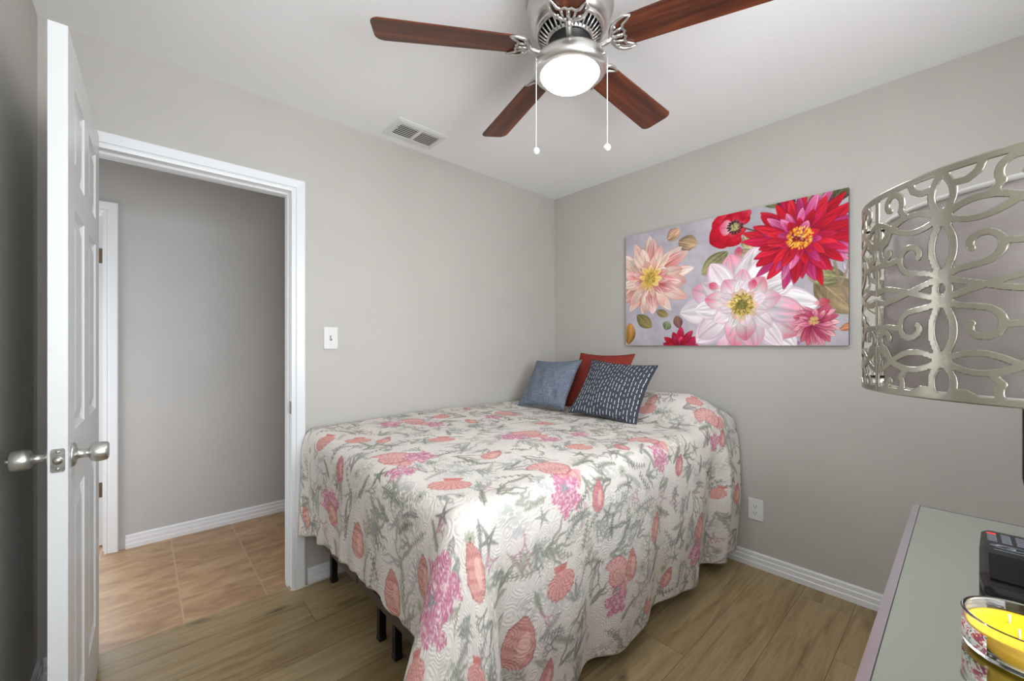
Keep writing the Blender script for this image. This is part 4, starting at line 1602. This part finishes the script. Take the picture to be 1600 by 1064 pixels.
def paint_canvas(U, V):
    Rs = Raster(U, V, BGC)
    n = px_noise(U, V, 14, 2) + 0.5 * px_noise(U, V, 40, 4)
    Rs.C += ((n - 0.75) * 22)[..., None] * np.array([1, 1, 0.9])
    rng = np.random.RandomState(5)
    F = FLW
    # foliage first
    for (k, ang, L, W, col) in LEAVES:
        u, v = F[k]
        leaf(Rs, u, v, ang, L, W, col, rng.randint(900))
    # stems
    u, v = F['stemA']
    Rs.stroke([(u, v), (u + 0.02, v - 0.10), (u + 0.06, v - 0.21)], [0.006, 0.007, 0.006], (150, 128, 110), 0.95)
    Rs.stroke([(u + 0.055, v + 0.03), (u + 0.05, v - 0.04), (u + 0.024, v - 0.11)], [0.005, 0.005, 0.005], (160, 140, 122), 0.95)
    u, v = F['poppy']
    Rs.stroke([(u + 0.04, v - 0.01), (u + 0.09, v - 0.035), (u + 0.13, v - 0.05)], 0.004, (86, 66, 62), 0.9)
    # crimson flower, low left
    u, v = F['low']
    CR = [((110, 12, 40), (176, 22, 62), (206, 52, 96)), ((120, 16, 50), (196, 30, 74), (226, 92, 130)), ((96, 10, 34), (160, 16, 40), (190, 30, 50))]
    flower(Rs, u, v, [(14, 0.135, 0.022, CR, .1, 0.2, .8, (96, 10, 40), .4), (11, 0.09, 0.019, CR, .15, 0.4, .8, (96, 10, 40), .4)], 3)
    # peach dahlia on the left
    u, v = F['peach']
    PE = [((236, 190, 120), (240, 206, 186), (244, 222, 214)), ((214, 110, 84), (236, 176, 160), (246, 222, 212)), ((190, 70, 70), (230, 150, 146), (244, 214, 208)), ((240, 206, 150), (244, 224, 206), (232, 168, 160))]
    flower(Rs, u, v, [(16, 0.275, 0.044, PE, .12, 0.1, 1.0, (196, 110, 104), .45), (14, 0.22, 0.036, PE, .15, 0.35, 1.0, (200, 116, 104), .4), (12, 0.14, 0.025, PE[1:3], .15, 0.2, 1.0, (180, 70, 60), .4), (9, 0.09, 0.02, [((226, 170, 50), (240, 200, 110), (244, 220, 170))], .2, 0.0, .9, (196, 120, 60), .3)], 12)
    stamens(Rs, u, v, 0.034, [(196, 160, 70), (222, 190, 96), (150, 116, 48), (176, 148, 70)], rng, 150)
    # poppy
    u, v = F['poppy']
    PO = [((236, 190, 204), (226, 60, 84), (200, 14, 34)), ((240, 150, 170), (214, 24, 50), (176, 10, 36))]
    for a, L, W in ((2.75, 0.145, 0.075), (3.6, 0.165, 0.075), (4.25, 0.125, 0.07), (1.9, 0.10, 0.06), (0.95, 0.115, 0.05), (5.0, 0.075, 0.05)):
        petal(Rs, u - 0.01 * math.cos(a), v - 0.01 * math.sin(a), a, L, W, PO[rng.randint(2)], 1.25, 16, rng.randint(900), 1.0, 0.0, (150, 8, 30), .5)
    petal(Rs, u, v, 3.0, 0.085, 0.045, ((240, 214, 222), (238, 176, 194), (226, 90, 120)), 1.0, 12, 4, 0.9, 0, (220, 60, 90), .3)
    petal(Rs, u + 0.035, v + 0.03, 1.05, 0.075, 0.03, ((170, 14, 44), (206, 30, 60), (226, 90, 110)), 1.2, 12, 8, 1.0, 0, (120, 8, 30), .4)
    stamens(Rs, u, v, 0.036, [(44, 34, 40), (60, 48, 44), (84, 74, 60)], rng, 110)
    stamens(Rs, u, v, 0.016, [(166, 160, 110), (190, 178, 120)], rng, 40)
    # big white-pink bloom
    u, v = F['white']
    WH = [((238, 224, 190), (240, 232, 232), (246, 238, 240)), ((226, 206, 206), (238, 228, 232), (240, 214, 222)), ((222, 204, 214), (236, 224, 232), (230, 150, 170)), ((240, 216, 190), (242, 230, 228), (226, 120, 146))]
    flower(Rs, u, v, [(12, 0.345, 0.078, WH, .1, 0.15, 1.25, (186, 150, 176), .5), (11, 0.285, 0.066, WH, .12, 0.4, 1.2, (190, 150, 172), .5), (9, 0.20, 0.052, WH, .15, 0.1, 1.15, (196, 156, 170), .5), (8, 0.135, 0.036, WH[:2], .2, 0.3, 1.1, (200, 150, 150), .4), (8, 0.095, 0.024, [((226, 196, 110), (240, 220, 170), (236, 190, 180))], .2, 0.0, 1.0, (210, 130, 120), .3)], 31)
    for dx, dy, a in ((-0.02, 0.26, 1.5), (0.30, 0.13, 0.5), (-0.12, 0.10, 2.6), (0.04, 0.07, 1.2), (0.33, -0.02, 0.1)):
        petal(Rs, u + dx, v + dy, a, 0.07, 0.022, ((240, 200, 206), (226, 90, 120), (206, 40, 84)), 1.2, 12, 3, 0.75, 0, (190, 40, 80), .3)
    stamens(Rs, u, v, 0.058, [(206, 176, 70), (232, 206, 110), (166, 130, 50), (120, 100, 50), (190, 160, 80)], rng, 210)
    stamens(Rs, u, v, 0.024, [(110, 104, 52), (140, 130, 66)], rng, 60)
    # crimson dahlia, upper right
    u, v = F['crimson']
    CD = [((104, 6, 40), (184, 16, 60), (212, 34, 76)), ((116, 10, 64), (178, 26, 92), (206, 76, 132)), ((104, 8, 34), (170, 12, 40), (206, 20, 44)), ((150, 20, 90), (206, 70, 130), (226, 140, 180)), ((112, 6, 36), (206, 22, 48), (226, 40, 60))]
    flower(Rs, u, v, [(26, 0.265, 0.027, CD, .08, 0.05, .85, (88, 6, 40), .5), (23, 0.22, 0.025, CD, .1, 0.2, .85, (92, 8, 44), .5), (17, 0.16, 0.023, CD, .12, 0.1, .9, (96, 8, 44), .5), (10, 0.10, 0.022, CD, .2, 0.3, .9, (96, 8, 44), .4)], 44)
    stamens(Rs, u, v, 0.054, [(236, 150, 30), (246, 190, 60), (214, 110, 24), (250, 210, 100)], rng, 190)
    stamens(Rs, u - 0.012, v - 0.008, 0.014, [(150, 40, 30), (120, 20, 30)], rng, 20)
    # closed bud, lower right
    u, v = F['bud']
    BU = [((150, 60, 90), (214, 110, 140), (238, 170, 180)), ((110, 30, 56), (176, 50, 84), (216, 110, 130)), ((96, 30, 60), (196, 76, 110), (240, 190, 190))]
    for k in range(-8, 9):
        a = -math.pi / 2 + k * 0.30
        petal(Rs, u - 0.055 * math.cos(a), v + 0.015 - 0.035 * math.sin(a), a, 0.175 - 0.004 * abs(k), 0.024, BU[rng.randint(3)], 1.0, 12, rng.randint(900), 1.0, -0.05 * k / 8, (70, 14, 40), .55)
    for k in range(7):
        a = math.pi / 2 + (k - 3) * 0.55
        petal(Rs, u, v, a, 0.075, 0.016, BU[k % 3], 1.0, 12, k, 1.0, 0, (80, 20, 50), .5)
    stamens(Rs, u - 0.005, v + 0.012, 0.016, [(206, 190, 110), (226, 150, 120)], rng, 40)
    return np.clip(Rs.C, 0, 255)


FLW = {'peach': (0.183, 0.447), 'poppy': (0.708, 0.675), 'crimson': (1.019, 0.555), 'white': (0.745, 0.231), 'bud': (1.084, 0.112), 'low': (0.386, -0.022), 'stemA': (1.162, 0.409), 'l1': (0.671, 0.544), 'l2': (0.375, 0.655), 'l3': (1.084, 0.342), 'l4': (1.137, 0.693), 'l5': (1.021, 0.753), 'l6': (0.858, 0.759), 'l7': (0.086, 0.208), 'l8': (0.019, 0.006), 'l9': (0.383, 0.107), 'l10': (0.758, 0.617), 'l11': (0.708, 0.533), 'l12': (1.002, 0.745), 'l13': (1.181, 0.076), 'l14': (1.208, 0.428), 'l15': (0.3, 0.68), 'l16': (1.208, 0.327), 'l17': (0.227, 0.229), 'l18': (0.875, 0.047), 'l19': (0.288, 0.101), 'l20': (1.018, 0.081)}
LEAVES = [('l1', 3.75, 0.19, 0.050, (150, 146, 104)), ('l2', -0.35, 0.125, 0.05, (176, 146, 116)), ('l3', -0.85, 0.26, 0.085, (158, 138, 104)), ('l16', 2.9, 0.16, 0.05, (150, 150, 106)),
          ('l4', 0.85, 0.16, 0.045, (92, 92, 66)), ('l5', 0.5, 0.14, 0.05, (176, 180, 140)), ('l6', 0.1, 0.14, 0.035, (128, 136, 92)), ('l12', 2.7, 0.10, 0.035, (66, 50, 52)),
          ('l7', -0.75, 0.14, 0.042, (140, 126, 78)), ('l8', 1.4, 0.15, 0.045, (176, 128, 66)), ('l9', 1.75, 0.085, 0.03, (128, 92, 84)), ('l10', -1.2, 0.09, 0.035, (190, 170, 130)),
          ('l11', -0.5, 0.14, 0.04, (168, 158, 122)), ('l13', 0.4, 0.07, 0.018, (206, 130, 96)), ('l14', -1.2, 0.10, 0.035, (214, 204, 214)), ('l15', 0.5, 0.10, 0.04, (206, 166, 136)),
          ('l17', -0.5, 0.09, 0.025, (146, 126, 84)), ('l18', 0.4, 0.16, 0.04, (120, 90, 120)), ('l18', -0.3, 0.15, 0.03, (150, 90, 130)), ('l19', 1.1, 0.06, 0.03, (120, 132, 96)), ('l20', 2.3, 0.06, 0.02, (120, 70, 70))]
paint = empty('wall_painting', (PXF, (PY0 + PY1) / 2, PZ0), 'wide unframed canvas of large red, pink and white flowers above the bed', 'painting')
nu, nv = 520, 324
U, V = np.meshgrid(np.linspace(0, PWD, nu), np.linspace(0, PHT, nv), indexing='ij')
PP = np.stack([np.full(U.shape, PXF), PY0 - U, PZ0 + V], -1)
grid_mesh('printed_canvas', PP, paint_canvas(U, V), M['canvas'], None, paint, smooth=False)
M['canvas_edge'] = mat('painted_canvas_edge', (120, 112, 118), 0.6, vary=0.1, vscale=20)
build('stretcher', MB().box(PXF + 0.0008, -0.002, PY1, PY0, PZ0, PZ1), M['canvas_edge'], paint)

# ------------------------------------------------------------------ mirrored dresser along the window wall
ZT = 0.85
DRX0, DRX1, DRY0, DRY1 = -2.30, -1.160, -2.66, -2.199
dr = empty('dresser', ((DRX0 + DRX1) / 2, (DRY0 + DRY1) / 2, 0), 'mirror-topped silver dresser in the lower right foreground', 'dresser')
auto(build('carcass', MB().box(DRX0 + 0.012, DRX1 - 0.008, DRY0, DRY1 - 0.020, 0.09, ZT - 0.016), M['silver_wood'], dr), 0.003)
# top: bevelled strip along the front and an inset mirror sheet
mb = MB()
bw = 0.011
mb.loft([rrect(DRX0, DRX1, DRY0, DRY1, 0.002, ZT - 0.016, 2), rrect(DRX0, DRX1, DRY0, DRY1, 0.002, ZT - 0.0003, 2),
         rrect(DRX0 + 0.001, DRX1 - 0.001, DRY0 + 0.001, DRY1 - bw, 0.002, ZT - 0.0002, 2)], cap=True)
build('top_edge', mb, M['mirror_edge'], dr)
mb = MB().box(DRX0 + 0.004, DRX1 - 0.0045, DRY0 + 0.004, DRY1 - bw - 0.0015, ZT - 0.001, ZT)
build('mirror_top', mb, M['mirror'], dr)
mb = MB().box(DRX0 + 0.003, DRX1 - 0.003, DRY1 - bw - 0.0016, DRY1 - bw - 0.0004, ZT - 0.001, ZT + 0.0002)
mb.box(DRX1 - 0.0046, DRX1 - 0.003, DRY0 + 0.004, DRY1 - bw - 0.001, ZT - 0.001, ZT + 0.0002)
build('seam_line', mb, M['dark'], dr)
for cx in (DRX0 + 0.06, DRX1 - 0.06):
    for cy in (DRY0 + 0.05, DRY1 - 0.07):
        build('leg', MB().lathe(cx, cy, [(0.014, 0.0), (0.016, 0.01), (0.026, 0.085), (0.026, 0.092)], 20, cap=True), M['silver_wood'], dr)
wdr = (DRX1 - DRX0 - 0.05) / 2
for c in range(2):
    for r in range(3):
        xa = DRX0 + 0.02 + c * (wdr + 0.01)
        za = 0.105 + r * 0.243
        df = auto(build('drawer', MB().box(xa, xa + wdr, DRY1 - 0.020, DRY1 - 0.004, za, za + 0.233), M['mirror_edge'], dr), 0.004)
        for kx in (xa + wdr * 0.25, xa + wdr * 0.75):
            kb = MB()
            prof = [(0.005, 0), (0.005, 0.008), (0.011, 0.013), (0.012, 0.018), (0.008, 0.023)]
            n = 18
            kb.loft([[(kx + q * math.cos(2 * math.pi * k / n), DRY1 - 0.004 + h, za + 0.117 + q * math.sin(2 * math.pi * k / n)) for k in range(n)] for q, h in prof], cap=True, smooth=True)
            build('knob', kb, M['nickel'], df)

# ------------------------------------------------------------------ table lamp with a cut metal shade over a fabric liner
LX, LY, LR = -1.927, -2.356, 0.150
LZ0, LZ1 = 1.187, 1.381
lamp = empty('table_lamp', (LX, LY, ZT), 'table lamp with a cut-out scrollwork silver metal drum shade over a grey liner', 'lamp')
mb = MB().lathe(LX, LY, [(0.062, ZT), (0.064, ZT + 0.006), (0.060, ZT + 0.014), (0.022, ZT + 0.022), (0.012, ZT + 0.05), (0.020, ZT + 0.10), (0.030, ZT + 0.16), (0.022, ZT + 0.22), (0.010, ZT + 0.26), (0.010, ZT + 0.30)], 40, cap=True)
build('base', mb, M['black_metal'], lamp)
mb = MB().lathe(LX, LY, [(0.013, LZ0 - 0.04), (0.016, LZ0 - 0.03), (0.016, LZ0 + 0.02), (0.012, LZ0 + 0.03)], 24, cap=True)
build('socket', mb, M['nickel'], lamp)
mb = MB().lathe(LX, LY, [(0.014, LZ0 + 0.03), (0.022, LZ0 + 0.05), (0.030, LZ0 + 0.075), (0.028, LZ0 + 0.095), (0.016, LZ0 + 0.112), (0.001, LZ0 + 0.118)], 28, cap=True)
M['bulb'] = mat('frosted_bulb', (238, 236, 230), 0.3)
build('bulb', mb, M['bulb'], lamp)
# liner
mb = MB().lathe(LX, LY, [(LR * 0.885, LZ0 + 0.004), (LR * 0.885, LZ1 - 0.020)], 72)
ln = build('liner', mb, M['liner'], lamp)
ln.modifiers.new('thickness', 'SOLIDIFY').thickness = 0.0012
M['liner_trim'] = mat('white_liner_trim', (226, 224, 222), 0.7)
for z in (LZ0 + 0.004, LZ1 - 0.020):
    build('liner_trim', MB().lathe(LX, LY, [(LR * 0.885 - 0.002, z - 0.002), (LR * 0.885 + 0.0015, z - 0.002), (LR * 0.885 + 0.0015, z + 0.002), (LR * 0.885 - 0.002, z + 0.002), (LR * 0.885 - 0.002, z - 0.002)], 72), M['liner_trim'], ln)

# spider: spokes holding both shades
mb = MB()
for z in (LZ1 - 0.024, LZ0 + 0.012):
    for k in range(3):
        a = R(100 + 120 * k)
        mb.tube([(LX, LY, z), (LX + (LR - 0.001) * math.cos(a), LY + (LR - 0.001) * math.sin(a), z)], 0.0014, 8)
mb.tube([(LX, LY, LZ0 - 0.03), (LX, LY, LZ1 - 0.01)], 0.003, 8)
build('spider', mb, M['black_metal'], lamp)


def swirl(c, r0, a0, turn, r1=0.22, n=26, squash=1.0):
    """spiral starting on radius r0 and winding inwards"""
    out = []
    for k in range(n):
        f = k / (n - 1)
        r = r0 * (1 - f) + r0 * r1 * f
        a = a0 + turn * f
        out.append((c[0] + r * math.cos(a), c[1] + r * math.sin(a) * squash))
    return out


def lens(c, d, L, W, n=14):
    """both sides of a leaf-shaped loop from c along direction d"""
    a, b = [], []
    for k in range(n):
        f = k / (n - 1)
        w_ = W * math.sin(math.pi * f)
        p = (c[0] + d[0] * L * f, c[1] + d[1] * L * f)
        a.append((p[0] - d[1] * w_, p[1] + d[0] * w_))
        b.append((p[0] + d[1] * w_, p[1] - d[0] * w_))
    return [a, b]


def shade_curves():
    """one repeat of the scrollwork in flat (s,z) metres, z from 0 to the shade height"""
    Hh = LZ1 - LZ0
    half = SHP / 2
    cur = []
    zm = 0.479 * Hh
    zc1, zx = 0.785 * Hh, 0.525 * Hh
    for m in (1, -1):
        def Z(z):
            return z if m > 0 else 2 * zm - z

        def add(pts):
            cur.append([(s, Z(z)) for s, z in pts])
        top = Hh - 0.004
        for pts in lens((0, zc1), (0, 1), top - zc1, 0.0080) + lens((0, zc1), (0, -1), zc1 - zx, 0.0080):
            add(pts)
        for sg in (-1, 1):
            for pts in lens((0, zc1), (sg, 0.06), 0.046, 0.0078):
                add(pts)
            tip = (sg * 0.046, zc1 + 0.003)
            # scroll between hub and waist
            c = (sg * 0.0245, 0.640 * Hh)
            sp = swirl(c, 0.0142, -math.pi / 2, sg * 5.0, 0.42)
            add([(0, zx), (sg * 0.010, zx + 0.0055)] + sp)
            # bar from that scroll to the joint with the next repeat
            add([(c[0] + sg * 0.0142, c[1]), (sg * 0.050, c[1] - 0.0015), (sg * half, c[1] - 0.001)])
            # scroll towards the rim, over the petal tip
            c3 = (sg * 0.0455, 0.912 * Hh)
            add([tip, (sg * 0.030, zc1 + 0.010)] + swirl(c3, 0.0125, -math.pi / 2 - sg * 0.9, -sg * 4.9, 0.38))
            add([tip, (sg * 0.058, zc1 + 0.010), (sg * half, zc1 + 0.013)])
            add([tip, (sg * 0.058, zc1 - 0.006), (sg * half, zc1 - 0.010)])
            # small scroll under the petal tip
            c2 = (sg * 0.0535, 0.690 * Hh)
            add([tip] + swirl(c2, 0.0095, math.pi / 2, -sg * 4.8, 0.45))
            # rim loop beside the upper petal
            add([(sg * 0.009, top - 0.012), (sg * 0.016, top - 0.0125), (sg * 0.023, top - 0.008), (sg * 0.026, top)])
            # waist band
            add([(0, zx), (sg * 0.018, zx - 0.006), (sg * 0.036, zm - 0.003), (sg * 0.054, zm - 0.007), (sg * half, zm - 0.004)])
        # joint column: pointed loops between neighbouring repeats
        add([(half, zc1 + 0.013), (half - 0.004, zc1 + 0.0015), (half, zc1 - 0.010)])
        add([(-half, zc1 + 0.013), (-half + 0.004, zc1 + 0.0015), (-half, zc1 - 0.010)])
        add([(half, zc1 + 0.013), (half, top)])
        add([(half, zm + 0.004), (half, 0.61 * Hh)])
    cur += lens((0, 2 * zm - zx), (0, 1), 2 * (zx - zm), 0.0050)
    return cur


SHN = 7
SHP = 2 * math.pi * LR / SHN
SHOFF = 2.5412


def shade_mesh():
    Hh = LZ1 - LZ0
    step = 0.00125
    ns, nz = int(SHP / step) + 1, int(Hh / step) + 1
    S, Z = np.meshgrid(np.linspace(-SHP / 2, SHP / 2, ns), np.linspace(0, Hh, nz), indexing='ij')
    F = np.full(S.shape, 1.0)
    hw = 0.0026
    for c in shade_curves():
        for i in range(len(c) - 1):
            for sh in (-SHP, 0, SHP):
                p = np.array(c[i]) + (sh, 0)
                q = np.array(c[i + 1]) + (sh, 0)
                if max(p[0], q[0]) < -SHP / 2 - 0.01 or min(p[0], q[0]) > SHP / 2 + 0.01:
                    continue
                d = q - p
                l2 = max(d @ d, 1e-12)
                t = np.clip(((S - p[0]) * d[0] + (Z - p[1]) * d[1]) / l2, 0, 1)
                F = np.minimum(F, np.hypot(S - p[0] - t * d[0], Z - p[1] - t * d[1]) - hw)
    # solid hubs and rim bands
    for zc in (Hh * 0.785, Hh * (2 * 0.479 - 0.785)):
        F = np.minimum(F, np.hypot(S, Z - zc) - 0.0070)
    F = np.minimum(F, np.minimum(Z, Hh - Z) - 0.0062)
    # marching over triangles, inside where F < 0
    vid = {}
    verts, faces = [], []

    def vert(key, p):
        if key not in vid:
            vid[key] = len(verts)
            verts.append(p)
        return vid[key]

    def cut(a, b):
        key = (a, b) if a < b else (b, a)
        fa, fb = F[key[0]], F[key[1]]
        t = fa / (fa - fb)
        t = min(max(t, 0.02), 0.98)
        pa = np.array([S[key[0]], Z[key[0]]])
        pb = np.array([S[key[1]], Z[key[1]]])
        return vert(key, tuple(pa + (pb - pa) * t))
    neg = F < 0
    for i in range(ns - 1):
        for j in range(nz - 1):
            cs = ((i, j), (i + 1, j), (i + 1, j + 1), (i, j + 1))
            k = [neg[c] for c in cs]
            if not any(k):
                continue
            if all(k):
                faces.append(tuple(vert(c, (S[c], Z[c])) for c in cs))
                continue
            poly = []
            for q in range(4):
                a, b = cs[q], cs[(q + 1) % 4]
                if neg[a]:
                    poly.append(vert(a, (S[a], Z[a])))
                if neg[a] != neg[b]:
                    poly.append(cut(a, b))
            if len(poly) >= 3:
                faces.append(tuple(poly))
    return verts, faces


sv, sf = shade_mesh()
mb = MB()
for k in range(SHN):
    vs = []
    for s, z in sv:
        a = SHOFF + (k * SHP - s) / LR
        vs.append((LX + LR * math.cos(a), LY + LR * math.sin(a), LZ0 + z))
    mb.add(vs, sf, True)
shd = build('metal_shade', mb, M['shade_metal'], lamp, recalc=False)
so = shd.modifiers.new('thickness', 'SOLIDIFY')
so.thickness = 0.0014
so.offset = -1

# ------------------------------------------------------------------ candle jar
CX, CY, CR, CH = -1.745, -2.334, 0.0535, 0.046
ca_ = empty('candle', (CX, CY, ZT), 'short clear glass jar candle of yellow wax on the mirrored dresser', 'candle')
mb = MB().lathe(CX, CY, [(0.0005, ZT + 0.0003), (CR - 0.006, ZT + 0.0003), (CR - 0.001, ZT + 0.003), (CR, ZT + 0.006), (CR, ZT + CH - 0.004), (CR + 0.0012, ZT + CH - 0.0015), (CR, ZT + CH), (CR - 0.003, ZT + CH - 0.0008),
                         (CR - 0.0035, ZT + CH - 0.004), (CR - 0.0035, ZT + 0.008), (CR - 0.007, ZT + 0.006), (0.0005, ZT + 0.006)], 72)
build('jar', mb, M['glass'], ca_)
mb = MB().lathe(CX, CY, [(0.0005, ZT + 0.0064), (CR - 0.0075, ZT + 0.0064), (CR - 0.0039, ZT + 0.0085), (CR - 0.0039, ZT + 0.0325), (CR - 0.006, ZT + 0.0318), (0.0005, ZT + 0.0312)], 64)
wx = build('wax', mb, M['wax'], ca_)
for k in range(3):
    a = R(40 + 120 * k)
    x, y = CX + 0.02 * math.cos(a), CY + 0.02 * math.sin(a)
    build('wick', MB().tube([(x, y, ZT + 0.030), (x, y, ZT + 0.038), (x + 0.002, y, ZT + 0.042)], 0.0012, 8), M['wick'], wx)
mb = MB()
rings = []
for a in np.linspace(R(92), R(142), 16):
    rings.append([(CX + (CR + 0.0004) * math.cos(a), CY + (CR + 0.0004) * math.sin(a), ZT + z) for z in (0.008, 0.031)])
mb.loft(rings, closed=False, smooth=True)
lbv = build('label', mb, M['label'], ca_)
lbv.modifiers.new('thickness', 'SOLIDIFY').thickness = 0.0003

# ------------------------------------------------------------------ remote control
rm = empty('remote_control', (-1.43, -2.34, ZT), 'black remote control lying on the mirrored dresser', 'remote control')
RX0, RX1 = -1.600, -1.288      # near end, far end
RY0, RY1 = -2.376, -2.2985
mb = MB()
rings = []
for x, ins, zt in ((RX0, 0.012, 0.014), (RX0 + 0.008, 0.004, 0.020), (RX0 + 0.05, 0.0, 0.024), (-1.42, 0.002, 0.024), (RX1 - 0.02, 0.006, 0.018), (RX1 - 0.004, 0.010, 0.015), (RX1, 0.016, 0.012)):
    y0, y1 = RY0 + ins, RY1 - ins
    rings.append([(x, y0, ZT + 0.006), (x, y0 + 0.006, ZT), (x, y1 - 0.006, ZT), (x, y1, ZT + 0.006), (x, y1, ZT + zt - 0.005), (x, y1 - 0.006, ZT + zt), (x, y0 + 0.006, ZT + zt), (x, y0, ZT + zt - 0.005)])
mb.loft(rings, cap=True)
auto(build('body', mb, M['remote'], rm), 0.002)
pc = MB()
pc.add([(-1.572, RY0 + 0.010, ZT + 0.0247), (-1.572, RY1 - 0.011, ZT + 0.0247), (-1.455, RY1 - 0.012, ZT + 0.0247), (-1.455, RY0 + 0.012, ZT + 0.0247),
        (-1.572, RY0 + 0.010, ZT + 0.022), (-1.572, RY1 - 0.011, ZT + 0.022), (-1.455, RY1 - 0.012, ZT + 0.022), (-1.455, RY0 + 0.012, ZT + 0.022)],
       [(0, 1, 2, 3), (4, 5, 6, 7), (0, 1, 5, 4), (1, 2, 6, 5), (2, 3, 7, 6), (3, 0, 4, 7)])
M['panel'] = mat('smooth_black_panel', (7, 7, 8), 0.5, spec=0.12)
build('gloss_panel', pc, M['panel'], rm)


def rz(x):
    return ZT + np.interp(x, [-1.42, RX1 - 0.02, RX1], [0.024, 0.018, 0.012])


ymid = (RY0 + RY1) / 2
for i in range(3):
    for j in range(5):
        x = -1.325 - j * 0.0125
        y = ymid + 0.003 + (1 - i) * 0.0175
        m_ = M['red_button'] if (i == 0 and j == 0) else M['button']
        bt = MB().box(x - 0.0042, x + 0.0042, y - 0.0062, y + 0.0062, rz(x) - 0.002, rz(x) + 0.0016, 0.001)
        o = build('button', bt, m_, rm)
        if i == 0 and j == 0:
            o['label'] = 'red power button'
mb = MB()
xr = -1.408
mb.loft([[(xr + 0.011 * math.cos(t_) * s_, ymid + 0.024 * math.sin(t_) * s_, rz(xr) + dz) for t_ in np.linspace(0, 2 * math.pi, 33)[:-1]] for s_, dz in ((1, -0.002), (1, 0.001), (0.72, 0.0014), (0.68, -0.001))], smooth=False)
mb.lathe(xr, ymid, [(0.0065, rz(xr) - 0.002), (0.0065, rz(xr) + 0.0012), (0.0005, rz(xr) + 0.0014)], 20)
build('navigation_ring', mb, M['button'], rm)
build('button', MB().box(-1.4325, -1.4285, ymid - 0.02, ymid + 0.02, rz(-1.43) - 0.002, rz(-1.43) + 0.001), M['button'], rm)

# ------------------------------------------------------------------ television at the far end of the dresser, mostly out of frame
TX = -1.205
tv = empty('television', (TX + 0.01, -2.60, ZT), 'black flat television on the dresser, only its edge showing at the right border', 'television')
TY1, TY0, TZ0, TZ1 = -2.362, -2.86, 0.925, 1.235
pts = [(TY0, TZ0), (TY1 - 0.012, TZ0), (TY1 - 0.003, TZ0 + 0.014), (TY1, TZ0 + 0.035), (TY1, TZ1 - 0.006), (TY1 - 0.006, TZ1), (TY0, TZ1)]
mb = MB().loft([[(TX, y, z) for y, z in pts], [(TX + 0.024, y, z) for y, z in pts]], cap=True)
auto(build('bezel', mb, M['black_gloss'], tv), 0.003)
build('screen', MB().box(TX - 0.0008, TX + 0.001, TY0 + 0.012, TY1 - 0.012, TZ0 + 0.02, TZ1 - 0.014), M['screen'], tv)
mb = MB()
mb.loft([rrect(TX - 0.02, TX + 0.045, -2.70, -2.52, 0.02, ZT, 5), rrect(TX - 0.02, TX + 0.045, -2.70, -2.52, 0.02, ZT + 0.010, 5)], cap=True)
mb.box(TX + 0.004, TX + 0.020, -2.64, -2.58, ZT + 0.009, TZ0 + 0.01)
build('stand', mb, M['black_gloss'], tv)
